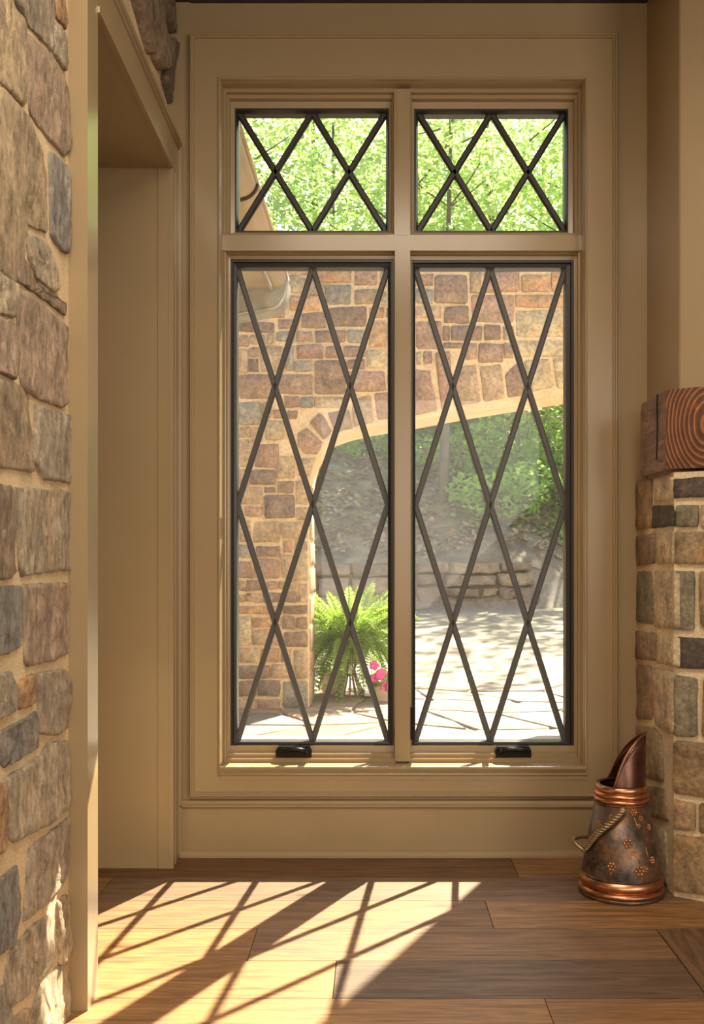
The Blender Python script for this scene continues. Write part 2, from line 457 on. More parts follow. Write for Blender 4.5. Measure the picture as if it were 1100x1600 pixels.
lpart('outer_moulding', [(-.03, .012, 3.672, 3.690, -.01, HZ - .02)])
lpart('far_jamb', [(-.56, -.05, OY1, WY - .004, -.01, HZ - .03)])
lpart('near_jamb', [(-.56, -.05, CY0 + .025, OY0, -.01, HZ - .03)])
lpart('head_jamb', [(-.56, -.05, OY0, OY1, OZ, HZ - .03)])

def resample(poly, n, rng, jit, cut=0.07):
    P = [Vector((x, y)) for x, y in poly]
    L = [(P[(i+1) % len(P)] - P[i]).length for i in range(len(P))]
    tot = sum(L); out = []
    # cut corners a little first
    Q = []
    for i, p in enumerate(P):
        a = P[i-1]; c = P[(i+1) % len(P)]
        r = cut * min((a-p).length, (c-p).length); r = min(r, tot * 0.02)
        Q.append(p + (a-p).normalized() * r); Q.append(p + (c-p).normalized() * r)
    L = [(Q[(i+1) % len(Q)] - Q[i]).length for i in range(len(Q))]; tot = sum(L)
    step = tot / n; out = list(Q)
    res = []
    for i in range(len(Q)):
        a, c = Q[i], Q[(i+1) % len(Q)]
        m = max(1, int(round((c-a).length / step)))
        for k in range(m):
            q = a + (c-a) * (k / m)
            res.append(Vector((q.x + rng.uniform(-jit, jit), q.y + rng.uniform(-jit, jit))))
    return res

def stone(name, poly, fn, proud, back, rng, mat, parent, color, n=16, jit=.004, rough=.006, rings=((1.0, .55), (.975, .88), (.9, 1.0), (.66, 1.0), (.33, 1.0)), tilt=.6, frac=None):
    """poly in wall-plane metres (u,v); fn(u,v,h) -> world"""
    R = resample(poly, n, rng, jit); m = len(R)
    c = sum(R, Vector((0, 0))) / m
    sz = max((q - c).length for q in R)
    off = rng.uniform(0, 50)
    tu, tv = rng.uniform(-tilt, tilt) * proud / sz, rng.uniform(-tilt, tilt) * proud / sz
    b = MB(); V = [fn(q.x, q.y, -back) for q in R]
    for s, hf in rings:
        for q in R:
            d = q - c
            # inset by a constant-ish amount so long stones keep their outline
            p = c + d * s
            h = proud * hf + (tu * d.x + tv * d.y) * s * hf + (rng.uniform(-rough, rough) if s < 0.99 else 0)
            if frac and s < .999:
                q3 = Vector((p.x * frac[1] + off, p.y * frac[1] * .6, off))
                h += frac[0] * (noise.fractal(q3, 0.7, 2.1, 5) + .35 * noise.noise(q3 * .35)) * (.5 if s > .96 else 1)
            V.append(fn(p.x, p.y, h))
    V.append(fn(c.x, c.y, proud + rng.uniform(-rough, rough)))
    Fc = []
    K = len(rings) + 1
    for i in range(K - 1):
        for k in range(m):
            Fc.append((i*m+k, i*m+(k+1) % m, (i+1)*m+(k+1) % m, (i+1)*m+k))
    for k in range(m): Fc.append(((K-1)*m+k, (K-1)*m+(k+1) % m, K*m))
    b.add(V, Fc)
    return b.build(name, mat, parent, smooth=True, color=color)

def left_uv(x, y, s=-.037):
    # image point -> (Y, z) on the plane at depth s of the left wall
    r = (x - VX) / F
    Y = (-0.722 + 0.0708 + s) / (r + 0.0708 / 3.7)
    return (Y, CAMZ + (VY - y) / F * Y)
def left_fn(u, v, h): return LW(-.047 + h, u, v)

TAN, PNK, GRY, BLU, BRN, ORG, CRM, TPE = (.40,.305,.20), (.385,.285,.21), (.36,.305,.235), (.255,.235,.21), (.26,.195,.14), (.42,.26,.14), (.43,.355,.255), (.35,.285,.215)
NEAR = ((1.0, .2), (.99, .75), (.95, 1.0), (.88, 1.0), (.78, 1.0), (.66, 1.0), (.54, 1.0), (.42, 1.0), (.3, 1.0), (.16, 1.0))
LS = [
 ([(0,-60),(20,-30),(22,0),(45,38),(43,165),(0,118)], TAN), ([(24,-40),(90,-40),(88,82),(50,40),(26,0)], GRY),
 ([(48,52),(86,90),(105,120),(111,150),(112,232),(104,243),(52,178)], PNK), ([(90,34),(105,58),(106,112),(88,84)], GRY),
 ([(92,-40),(107,-40),(106,48),(92,26)], ORG), ([(4,136),(50,190),(66,238),(74,275),(76,362),(45,350),(40,428),(28,440),(0,412),(-6,250)], TAN),
 ([(82,236),(110,262),(110,394),(100,390),(84,368)], BLU), ([(46,364),(75,378),(90,415),(96,450),(88,456),(64,435),(50,402)], CRM),
 ([(40,400),(60,436),(90,462),(106,474),(105,492),(62,460),(34,440)], BRN), ([(-30,400),(28,446),(27,495),(-30,480)], CRM),
 ([(32,450),(56,464),(98,502),(107,512),(106,630),(99,635),(62,621),(40,604),(34,560)], PNK), ([(-30,488),(26,502),(28,592),(-30,566)], PNK),
 ([(-30,580),(28,600),(48,616),(50,652),(56,735),(-30,724)], TAN), ([(60,633),(113,651),(115,690),(114,754),(72,747),(58,720)], GRY),
 ([(-30,752),(24,763),(26,894),(20,902),(-30,905)], BRN), ([(28,764),(111,768),(116,800),(116,888),(38,898)], CRM),
 ([(-30,920),(36,917),(38,985),(34,1010),(14,1022),(-30,1026)], BLU), ([(41,915),(116,912),(116,1018),(92,1030),(45,1040)], PNK),
 ([(-30,1060),(24,1050),(31,1080),(29,1108),(-30,1146)], GRY), ([(35,1064),(55,1054),(57,1100),(35,1108)], ORG),
 ([(62,1054),(108,1046),(114,1080),(107,1138),(90,1148),(68,1146)], TPE), ([(6,1143),(62,1113),(65,1168),(14,1198),(7,1194)], BLU),
 ([(13,1218),(68,1182),(80,1162),(107,1160),(111,1210),(113,1244),(106,1266),(78,1288),(30,1313),(17,1308)], CRM), ([(-30,1240),(9,1223),(13,1328),(-30,1350)], ORG),
 ([(51,1330),(60,1319),(111,1279),(113,1330),(107,1373),(85,1403),(50,1433),(43,1438)], TPE), ([(-30,1400),(33,1352),(34,1430),(28,1473),(-30,1520)], BLU),
 ([(20,1492),(50,1452),(84,1428),(88,1498),(62,1538),(40,1563),(21,1572),(14,1530)], CRM), ([(94,1408),(110,1397),(108,1490),(96,1508)], TAN),
 ([(66,1542),(108,1500),(111,1600),(113,1650),(56,1690),(58,1572)], CRM), ([(-30,1545),(12,1542),(20,1588),(18,1680),(-30,1720)], GRY), ([(25,1592),(50,1574),(50,1680),(24,1700)], TAN),
]
rl = random.Random(11)
def pull(poly, f):
    cx = sum(p[0] for p in poly) / len(poly); cy = sum(p[1] for p in poly) / len(poly)
    return [(cx + (x - cx) * f, cy + (y - cy) * f) for x, y in poly]
for poly, c in LS:
    P = [left_uv(*p) for p in pull(poly, 1.035)]
    f = rl.uniform(1.42, 1.7)
    stone('wall_stone', P, left_fn, rl.uniform(.006, .011), .05, rl, M['stone_in'], wall_left, tuple(x * f for x in c), n=46, jit=.0022, rough=.0010, rings=NEAR, frac=(.0065, 24), tilt=.4)
# stones above the opening, next to the window wall
for poly, c in [([(204,-14),(233,-14),(236,86),(232,84)], PNK), ([(237,-14),(256,-14),(254,48),(258,95),(250,112),(239,92)], TAN), ([(259,-14),(269,-14),(270,60),(262,48),(257,30)], BRN), ([(258,54),(269,70),(271,185),(254,122),(260,98)], BRN)]:
    P = [left_uv(*p) for p in pull(poly, .98)]
    stone('wall_stone', P, left_fn, .034, .05, rl, M['stone_in'], wall_left, c, n=30, jit=.002, rough=.001, rings=NEAR[::2], frac=(.008, 20))

def split_rect(r, target, rng, out, asp=1.6):
    x0, y0, x1, y1 = r; w, h = x1 - x0, y1 - y0
    if w < target * asp * rng.uniform(.8, 1.3) and h < target * rng.uniform(.7, 1.2): out.append(r); return
    f = rng.uniform(.36, .64)
    if w / asp > h: x = x0 + w * f; split_rect((x0, y0, x, y1), target, rng, out, asp); split_rect((x, y0, x1, y1), target, rng, out, asp)
    else: y = y0 + h * f; split_rect((x0, y0, x1, y), target, rng, out, asp); split_rect((x0, y, x1, y1), target, rng, out, asp)
def rect_poly(r, g, rng, j):
    x0, y0, x1, y1 = r; g /= 2
    return [(x + rng.uniform(-j, j), y + rng.uniform(-j, j)) for x, y in ((x0+g, y0+g), (x1-g, y0+g), (x1-g, y1-g), (x0+g, y1-g))]
# the wall goes on towards the viewer, and above the opening
out = []
split_rect((1.15, 0.02, left_uv(-30, 800)[0] - .01, CEIL - .02), .20, rl, out, 1.3)
split_rect((CY0 + .0, HZ + .02, 2.80, CEIL - .02), .2, rl, out, 1.3)
pal = [TAN, PNK, GRY, BLU, BRN, CRM, TPE]
for r in out:
    stone('wall_stone', rect_poly(r, .022, rl, .012), left_fn, rl.uniform(.014, .027), .05, rl, M['stone_in'], wall_left, rl.choice(pal), n=16, rough=.005)
out = []
split_rect((left_uv(20, 0)[0], 2.28, CY0 - .01, CEIL - .02), .2, rl, out, 1.2)
for r in out:
    if r[1] > CAMZ + (VY + 40) / F * r[0]:
        stone('wall_stone', rect_poly(r, .02, rl, .012), left_fn, .03, .05, rl, M['stone_in'], wall_left, rl.choice(pal), n=14, rough=.005)

# ------------------------------------------------------------------ window
win = tag(empty('window_1', (PX(628, 3.7), 3.7, PZ(1197, 3.7))), 'tall tan framed window of two diamond lattice casements under two transoms', 'window', kind='structure')
YC = 3.685
outer = rectpx(298, 55, 963, 1243, YC); inner = rectpx(342, 122, 916, 1197, YC)
for k in range(4):      # mitred casing boards: bottom, right, top, left
    o = [(outer[0], outer[1]), (outer[2], outer[1]), (outer[2], outer[3]), (outer[0], outer[3])]
    i = [(inner[0], inner[1]), (inner[2], inner[1]), (inner[2], inner[3]), (inner[0], inner[3])]
    b = MB(); b.prism([o[k], o[(k+1) % 4], i[(k+1) % 4], i[k]], lambda u, v, h: (u, h, v), YC, WY); b.build('casing_board', M['paint'], win)
b = MB(); b.sweep_rect(outer, [(-.002, WY), (-.002, YC - .012), (.001, YC - .016), (.005, YC - .016), (.007, YC - .011), (.009, YC - .008), (.012, YC - .008), (.014, YC)])
b.build('back_band', M['paint'], win)
lin = (inner[0], inner[1] - .03, inner[2], inner[3])
b = MB(); b.sweep_rect(lin, [(-.004, YC), (-.003, YC - .006), (.001, YC - .008), (.004, YC - .006), (.006, YC), (.0065, 3.70), (.008, 3.703), (.0085, 3.75), (.016, 3.753), (.017, 3.775), (.022, 3.777), (.023, 3.80), (.034, 3.80), (.034, 3.90)])
b.build('jamb_liner', M['paint'], win)
SZ = PZ(1197, YC)
b = MB(); prof = [(YC - .014, SZ - .012), (YC - .016, SZ - .006), (YC - .012, SZ - .001), (YC - .005, SZ + .001), (3.86, SZ + .001), (3.86, SZ - .05), (YC - .002, SZ - .05), (YC - .002, SZ - .012)]
b.add([(inner[0] + .004, y, z) for y, z in prof] + [(inner[2] - .004, y, z) for y, z in prof],
      [(i, (i+1) % 8, 8+(i+1) % 8, 8+i) for i in range(8)] + [tuple(range(8)), tuple(range(8, 16))])
b.build('sill', M['paint'], win)
# mullions
def pxbox(x0, y0, x1, y1, Y, Yb):
    r = rectpx(x0, y0, x1, y1, Y); return (r[0], r[2], Y, Yb, r[1], r[3])
b = MB(); b.box(*pxbox(348, 367, 911, 391.5, 3.738, 3.88)); b.build('transom_bar', M['paint'], win)
b = MB(); b.box(*pxbox(617, 391, 641, 1189, 3.739, 3.88)); b.box(*pxbox(620, 391, 637, 1190, 3.736, 3.74)); b.build('mullion', M['paint'], win)
b = MB(); b.box(*pxbox(616, 140, 641, 367, 3.739, 3.88)); b.box(*pxbox(620, 140, 637, 367.5, 3.736, 3.74)); b.build('mullion', M['paint'], win)
# tan sash surrounds
STEP = [(0, 3.748), (.28, 3.746), (.3, 3.764), (.55, 3.762), (.6, 3.784), (1, 3.786), (1, 3.85)]
for A, B in [((350, 141, 617, 369), (367, 169, 608, 363.5)), ((639, 141, 907, 369), (647, 170, 888, 363.5)),
             ((350, 390, 619, 1190), (360, 405, 615, 1165)), ((638, 390, 907, 1190), (643, 406, 897, 1165))]:
    b = MB(); b.ring(rectpx(*A, 3.765), rectpx(*B, 3.786), STEP); b.build('sash_surround', M['paint'], win)
# dark sashes
def bar(p0, p1, Y, w, parent, sash_rect):
    b = MB()
    a = Vector((PX(p0[0], Y), PZ(p0[1], Y))); c = Vector((PX(p1[0], Y), PZ(p1[1], Y)))
    t = (c - a).normalized(); n = Vector((-t.y, t.x))
    prof = [(-w/2, .010), (-w/2, -.002), (-w*.28, -.008), (w*.28, -.008), (w/2, -.002), (w/2, .010)]
    V = []
    for e in (a, c):
        for s, h in prof: q = e + n * s; V.append((q.x, Y + h, q.y))
    b.add(V, [(i, (i+1) % 6, 6+(i+1) % 6, 6+i) for i in range(6)] + [tuple(range(6)), tuple(range(6, 12))])
    return b.build('lattice_bar', M['bar'], parent)
YB = 3.822
def sash(name, B, I, Yf, low, label):
    b = MB()
    Ro, Ri = rectpx(*B, Yf), rectpx(*I, Yf + .02)
    if low: pr = [(0, Yf + .05), (0, Yf), (.42, Yf), (.44, Yf + .012), (.56, Yf + .012), (.58, Yf + .004), (.96, Yf + .008), (1, Yf + .02), (1, Yf + .06)]
    else: pr = [(0, Yf + .06), (0, Yf), (.6, Yf), (1, Yf + .02), (1, Yf + .06)]
    b.ring(Ro, Ri, pr)
    o = b.build(name, M['dark_frame'], win); o['label'] = label
    return o
def pane(I, Y, parent):
    r = rectpx(I[0] - 3, I[1] - 3, I[2] + 3, I[3] + 3, Y)
    b = MB(); b.box(r[0], r[2], Y, Y + .004, r[1], r[3]); b.build('glass_pane', M['glass'], parent)
for nm, B, I, lab in [('transom_sash', (366, 168, 609, 364), (373, 178, 603, 361), 'left transom with black frame and diamond lattice'),
                      ('transom_sash', (646, 169, 889, 364), (653, 179, 882, 361), 'right transom with black frame and diamond lattice')]:
    s = sash(nm, B, I, 3.79, False, lab)
    x0, y0, x1, y1 = I[0], I[1] - 2, I[2], I[3] + 1; xm = (x0 + x1) / 2
    for p, q in [((x0, y0), (xm, y1)), ((xm, y0), (x1, y1)), ((xm, y0), (x0, y1)), ((x1, y0), (xm, y1))]: bar(p, q, YB - .004, .0235, s, I)
    pane(I, 3.838, s)
for nm, B, I, lab in [('casement_sash', (359, 404, 616, 1166), (371, 419, 606, 1158), 'left casement with black frame, tall diamond lattice and insect screen'),
                      ('casement_sash', (642, 405, 898, 1166), (649, 420, 883, 1158), 'right casement with black frame, tall diamond lattice and insect screen')]:
    s = sash(nm, B, I, 3.79, True, lab)
    x0, y0, x1, y1 = I[0], I[1], I[2], I[3]; xm = (x0 + x1) / 2; ym = (y0 + y1) / 2
    for p, q in [((x0, y0), (x1, y1)), ((x1, y0), (x0, y1)), ((xm, y0), (x1, ym)), ((xm, y0), (x0, ym)), ((x0, ym), (xm, y1)), ((x1, ym), (xm, y1))]:
        bar(p, q, YB + .004, .0225, s, I)
    pane(I, 3.842, s)
    r = rectpx(I[0] - 5, I[1] - 8, I[2] + 5, I[3] + 3, 3.803)
    b = MB(); b.add([(r[0], 3.803, r[1]), (r[2], 3.803, r[1]), (r[2], 3.803, r[3]), (r[0], 3.803, r[3])], [(0, 1, 2, 3)]); b.build('insect_screen', M['screen'], s, fix=False)
# crank handles and sash stays
for x0, flip in ((431, 1), (774, -1)):
    YK = 3.762
    r = rectpx(x0, 1166, x0 + 56, 1183, YK); cx = (r[0] + r[2]) / 2
    root = MB()
    w, z0, z1 = r[2] - r[0], r[1], r[3]
    pr = [(-.5, 0), (.5, 0), (.5, .62), (.44, .95), (-.44, .95), (-.5, .62)]
    root.prism([(cx + u * w, z0 + v * (z1 - z0)) for u, v in pr], lambda u, v, h: (u, h, v), YK - .004, YK + .03)
    h = root.build('crank_handle', M['black'], win)
    b = MB(); zz = (z0 + z1) / 2
    b.tube([(cx - flip * w * .42, YK - .014, zz + .004), (cx - flip * w * .2, YK - .018, zz + .009), (cx + flip * w * .1, YK - .019, zz + .012), (cx + flip * w * .42, YK - .015, zz + .004)], [.007, .008, .009, .008], 8)
    b.build('folding_arm', M['black'], h, smooth=True)
    b = MB(); b.blob((cx + flip * w * .36, YK - .018, zz + .003), (.011, .008, .011)); b.build('knob', M['black'], h, smooth=True)
for x0, y0, x1, y1 in ((616.5, 1110, 619.5, 1178), (640.5, 1105, 645, 1156)):
    b = MB(); b.box(*pxbox(x0, y0, x1, y1, 3.752, 3.79)); b.box(*pxbox(x0 - .5, y0 + 30, x1 + .5, y0 + 42, 3.750, 3.79)); b.build('sash_stay', M['black'], win)
# outer sill and outer frame of the window
b = MB(); r = rectpx(352, 1100, 905, 1156, 3.86)
b.add([(r[0], 3.855, r[1] + .004), (r[2], 3.855, r[1] + .004), (r[2], 4.02, r[1] - .012), (r[0], 4.02, r[1] - .012),
       (r[0], 3.855, r[1] - .06), (r[2], 3.855, r[1] - .06), (r[2], 4.02, r[1] - .06), (r[0], 4.02, r[1] - .06)],
      [(0,1,2,3), (4,7,6,5), (0,4,5,1), (1,5,6,2), (2,6,7,3), (3,7,4,0)])
b.build('outer_sill', simple('grey_outer_sill', (0.36, 0.40, 0.40), 0.5), win)

# baseboard
b = MB()
def hprof(mb, x0, x1, prof):
    n = len(prof)
    mb.add([(x0, y, z) for y, z in prof] + [(x1, y, z) for y, z in prof], [(i, (i+1) % n, n+(i+1) % n, n+i) for i in range(n)] + [tuple(range(n)), tuple(range(n, 2*n))])
zc = PZ(1263, 3.68); zt = PZ(1251, 3.68)
hprof(b, -.715, .952, [(WY, 0), (3.682, 0), (3.682, zc), (WY, zc)])
bb = b.build('baseboard_front', M['paint']); tag(bb, 'tall tan baseboard with moulded cap beneath the window', 'baseboard', kind='structure')
b = MB(); hprof(b, -.715, .952, [(WY, zc + .0015), (3.678, zc + .0015), (3.672, zc + .006), (3.672, zc + .012), (3.680, zc + .016), (3.684, zt - .002), (3.69, zt), (WY, zt)])
b.build('base_cap', M['paint'], bb)
b = MB(); hprof(b, -.715, .952, [(3.684, 0), (3.662, 0), (3.662, .010), (3.666, .019), (3.674, .024), (3.684, .025)])
b.build('shoe_moulding', M['paint'], bb, smooth=False)

# ------------------------------------------------------------------ fireplace: stone pier, timber mantel, plain breast
ANG = math.radians(33)
CX, CYN = 0.957, 3.24                   # near left corner of the pier
PTOP = 1.378
fd = Vector((math.cos(ANG), -math.sin(ANG)))
P1 = Vector((CX, CYN)); P2 = P1 + fd * 1.3
IN = .010
b = MB()
poly = [(CX + IN, WY), (CX + IN, CYN + .012), (P2.x, P2.y + IN), (P2.x + 1.2, WY)]
b.prism(poly, lambda u, v, h: (u, v, h), 0, PTOP - .004)
pier = tag(b.build('wall_fireplace', M['mortar_fire']), 'tan stone fireplace pier with wide sandy joints under the timber mantel', 'wall', kind='structure')
def side_fn(u, v, h): return (CX + IN - h, u, v)                       # left face, u = Y
def front_fn(u, v, h):
    q = P1 + fd * u + Vector((-math.sin(ANG), -math.cos(ANG))) * (h - IN); return (q.x, q.y, v)
def side_uv(x, y):
    Y = CX * F / (x - VX); return (Y, PZ(y, Y))
def front_uv(x, y):
    r = (x - VX) / F
    t = (CX - r * CYN) / (r * fd.y - fd.x); Y = CYN + fd.y * t
    return (t, PZ(y, Y))
rf = random.Random(5)
F_T, F_G, F_O, F_D, F_C, F_P = (.38,.28,.17), (.27,.24,.17), (.36,.25,.14), (.11,.09,.075), (.56,.45,.31), (.34,.24,.165)
SIDE = [
 ([(992,752),(1016,748),(1014,824),(992,828)], F_O), ([(1021,748),(1049,744),(1049,782),(1021,784)], F_C), ([(1019,790),(1048,788),(1050,822),(1017,826)], F_D),
 ([(992,838),(1021,834),(1020,880),(992,884)], F_P), ([(1024,834),(1050,830),(1050,880),(1026,881)], F_C),
 ([(992,893),(1015,892),(1018,976),(992,972)], F_G), ([(1020,893),(1052,892),(1053,984),(1020,980)], F_C),
 ([(992,985),(1022,989),(1022,1032),(992,1029)], F_P), ([(1026,992),(1053,996),(1053,1042),(1026,1036)], F_C),
 ([(991,1038),(1015,1040),(1016,1124),(990,1122)], F_P), ([(1018,1042),(1050,1050),(1050,1148),(1022,1132)], F_C),
 ([(990,1132),(1018,1136),(1030,1150),(1034,1222),(990,1210)], F_T), ([(990,1222),(1034,1232),(1042,1282),(990,1268)], F_T),
 ([(990,1280),(1020,1288),(1038,1300),(1040,1385),(990,1330)], F_C)]
FRONT = [
 ([(1052,748),(1082,746),(1130,742),(1130,774),(1052,778)], F_D), ([(1056,789),(1090,788),(1090,822),(1056,823)], F_G), ([(1095,788),(1140,787),(1140,823),(1095,823)], F_C),
 ([(1054,831),(1136,830),(1136,881),(1054,881)], F_T), ([(1055,892),(1084,893),(1084,984),(1056,984)], F_G), ([(1092,893),(1140,894),(1140,980),(1094,980)], F_T),
 ([(1056,995),(1140,1000),(1140,1048),(1056,1043)], F_D), ([(1053,1055),(1088,1060),(1088,1152),(1053,1150)], F_G), ([(1098,1060),(1140,1066),(1140,1156),(1096,1152)], F_T),
 ([(1038,1156),(1136,1166),(1136,1250),(1046,1240)], F_O), ([(1050,1250),(1086,1256),(1086,1300),(1052,1296)], F_T), ([(1092,1256),(1140,1262),(1140,1306),(1092,1302)], F_T),
 ([(1044,1304),(1140,1314),(1140,1406),(1048,1392)], F_O)]
for poly, c in SIDE:
    P = [side_uv(*p) for p in poly]; P = [(min(u, WY - .004), v) for u, v in P]
    f = rf.uniform(1.0, 1.3)
    stone('pier_stone', P, side_fn, rf.uniform(.007, .012), .01, rf, M['stone_fire'], pier, tuple(x * f for x in c), n=16, jit=.002, rough=.002, rings=((1.0, .7), (.975, 1.0), (.6, 1.0), (.3, 1.0)), tilt=.1, frac=(.003, 30))
for poly, c in FRONT:
    P = [front_uv(*p) for p in poly]; P = [(max(u, .0), max(v, .01)) for u, v in P]
    f = rf.uniform(1.0, 1.3)
    stone('pier_stone', P, front_fn, rf.uniform(.008, .013), .01, rf, M['stone_fire'], pier, tuple(x * f for x in c), n=16, jit=.002, rough=.002, rings=((1.0, .7), (.975, 1.0), (.6, 1.0), (.3, 1.0)), tilt=.1, frac=(.003, 30))
out = []
split_rect((front_uv(1146, 900)[0] + .01, .01, 1.28, PTOP - .01), .17, rf, out, 1.5)
for r in out:
    stone('pier_stone', rect_poly(r, .02, rf, .006), front_fn, .02, .01, rf, M['stone_fire'], pier, rf.choice([F_T, F_G, F_O, F_C, F_P]), n=12, jit=.002, rough=.002, rings=((1.0, .6), (.92, 1.0)), tilt=.1)

# chimney breast above the mantel
Xb = 424 * .0023597; Yb = .893 * WY
b = MB(); q0 = Vector((Xb, Yb)); q1 = q0 + fd * 1.4
cr = [(Xb, WY)]
for k in range(7):                      # slightly rounded corner
    a = math.pi + (math.pi / 2 + 0 - ANG) * k / 6
    cr.append((Xb + .014 + .014 * math.cos(a), Yb + .014 + .014 * math.sin(a)))
b.prism(cr + [(q1.x, q1.y), (q1.x + 1.2, WY)], lambda u, v, h: (u, v, h), PTOP + .02, CEIL)
tag(b.build('wall_chimney_breast', M['paint_wall']), 'plain tan chimney breast rising above the timber mantel', 'wall', kind='structure')

# mantel beam
mz0, mz1 = 1.384, 1.641
Xm = .9395; Yn = .878 * WY; Yf = .962 * WY
n0 = Vector((Xm, Yn)); mdir = Vector((math.cos(ANG), -math.sin(ANG)))
mantel = empty('mantel_beam', (Xm + .2, Yn, mz0)); tag(mantel, 'chunky dark timber mantel beam with ringed end grain on the stone pier', 'mantel')
M['endgrain'] = endgrain_mat((PX(1096, 3.14), 3.13, PZ(656, 3.14)))
b = MB()
rm = random.Random(3)
def hewn(p0, p1, nseg, lev, jit, inward):
    """rough vertical face grid from p0 to p1 (plan), returns rows"""
    rows = []
    for j in range(lev + 1):
        z = mz0 + (mz1 - mz0) * j / lev; row = []
        for i in range(nseg + 1):
            q = p0 + (p1 - p0) * (i / nseg); e = 0 if i in (0, nseg) or j in (0, lev) else 1
            d = inward * rm.uniform(0, jit) * e
            edge = inward * (.004 if j in (0, lev) else 0)
            row.append((q.x + d.x + edge.x, q.y + d.y + edge.y, z))
        rows.append(row)
    return rows
far = Vector((Xm, Yf)); e1 = n0 + mdir * .30; back = Vector((e1.x + .05, Yf))
def grid(mb, rows, mi):
    base = len(mb.v); nx = len(rows[0])
    V = [p for r in rows for p in r]
    mb.add(V, [(j*nx+i, j*nx+i+1, (j+1)*nx+i+1, (j+1)*nx+i) for j in range(len(rows)-1) for i in range(nx-1)], mi)
left_rows = hewn(far, n0, 5, 7, .006, Vector((1, 0))); grid(b, left_rows, 0)
front_rows = hewn(n0, e1, 6, 7, .002, Vector((.5, .8))); grid(b, front_rows, 1)
r3 = hewn(e1, back, 2, 7, .003, Vector((-1, 0))); grid(b, r3, 0)
r4 = hewn(back, far, 3, 7, .002, Vector((0, -1))); grid(b, r4, 0)
for j in (0, -1):
    ringp = left_rows[j][:-1] + front_rows[j][:-1] + r3[j][:-1] + r4[j][:-1]
    b.add(ringp, [tuple(range(len(ringp)))], 0)
b.build('beam', [M['timber'], M['endgrain']], mantel)
b = MB(); zz = [mz0 + (mz1 - mz0) * t / 6 for t in range(7)]
b.tube([(Xm + .001, Yn + .105 + rm.uniform(-.006, .006), z) for z in zz[1:]], .003, 5); b.build('drying_crack', simple('dark_crack', (.015, .01, .008), .9), mantel)
b = MB(); b.box(Xm + .02, e1.x, Yn + .04, Yf - .01, PTOP - .006, mz0 + .001); b.build('bedding', M['timber'], mantel)

# ------------------------------------------------------------------ coal scuttle
PXC, PYC = 0.806, 3.296
sc = tag(empty('coal_scuttle', (PXC, PYC, 0)), 'aged copper coal scuttle with flower reliefs and pointed spout on the floor', 'coal scuttle')
C0 = (PXC, PYC, 0)
R0, R1, ZB, ZN = .128, .0855, .072, .300
b = MB(); b.lathe([(.0, .004), (.12, .004), (R0, ZB), (R1, ZN), (R1 - .004, ZN), (R0 - .005, ZB), (.0, .02)], C0, 48); body = b.build('body', M['aged'], sc, smooth=True)
def torus_ring(name, z0, z1, r0, r1, bulge, mat):
    b = MB(); pr = []
    for i in range(9):
        t = i / 8; pr.append((r0 + (r1 - r0) * t + bulge * math.sin(math.pi * t), z0 + (z1 - z0) * t))
    pr = [(r0 - .01, z0)] + pr + [(r1 - .01, z1)]
    b.lathe(pr, C0, 48); return b.build(name, mat, sc, smooth=True)
torus_ring('foot_band', .0, .012, .133, .134, .003, M['aged'])
torus_ring('base_band', .012, .031, .133, .131, .007, M['copper'])
torus_ring('base_band', .031, .066, .130, .1265, .008, M['copper'])
torus_ring('base_band', .066, .072, .128, .127, .004, M['aged'])
torus_ring('neck_band', .297, .302, .0865, .086, .003, M['aged'])
torus_ring('neck_band', .302, .318, .085, .084, .0055, M['copper'])
torus_ring('neck_band', .318, .336, .0835, .082, .006, M['copper'])
torus_ring('neck_band', .336, .356, .081, .0795, .004, M['copper'])
b = MB(); b.lathe([(.0795, .356), (.0785, .358), (.077, .356), (.077, .30), (.06, .285), (0, .285)], C0, 40); b.build('inner_lip', M['dark_copper'], sc, smooth=True)
# spout: cylinder sheet cut to a slanting tip on the right
pts = [(-.40, 0), (-.30, .022), (-.14, .060), (.1, .098), (.35, .126), (.62, .148), (.85, .162), (1.0, .170)]
def sp_h(c):
    if c <= pts[0][0]: return 0
    for (a, ha), (d, hd) in zip(pts, pts[1:]):
        if c <= d: return ha + (hd - ha) * (c - a) / (d - a)
    return pts[-1][1]
b = MB(); ns = 36; A0 = math.acos(-.40); tipa = math.radians(-6); rs = .0775
edge = []; rows = 6; V = []
for i in range(ns + 1):
    a = -A0 + 2 * A0 * i / ns; h = sp_h(math.cos(a))
    for j in range(rows + 1):
        t = j / rows; z = .315 + (.04 + h) * t; rr = rs + .004 * t
        V.append((PXC + rr * math.cos(a + tipa), PYC + rr * math.sin(a + tipa) * (1 - .5 * max(0, (z - .355) / .17)), z))
    edge.append(V[-1])
b.add(V, [(i*(rows+1)+j, (i+1)*(rows+1)+j, (i+1)*(rows+1)+j+1, i*(rows+1)+j+1) for i in range(ns) for j in range(rows)])
spout = b.build('spout', M['dark_copper'], sc, smooth=True)
md = spout.modifiers.new('sheet', 'SOLIDIFY'); md.thickness = .003
b = MB(); b.tube(edge, .0042, 8); b.build('rolled_edge', M['edge_copper'], spout, smooth=True)
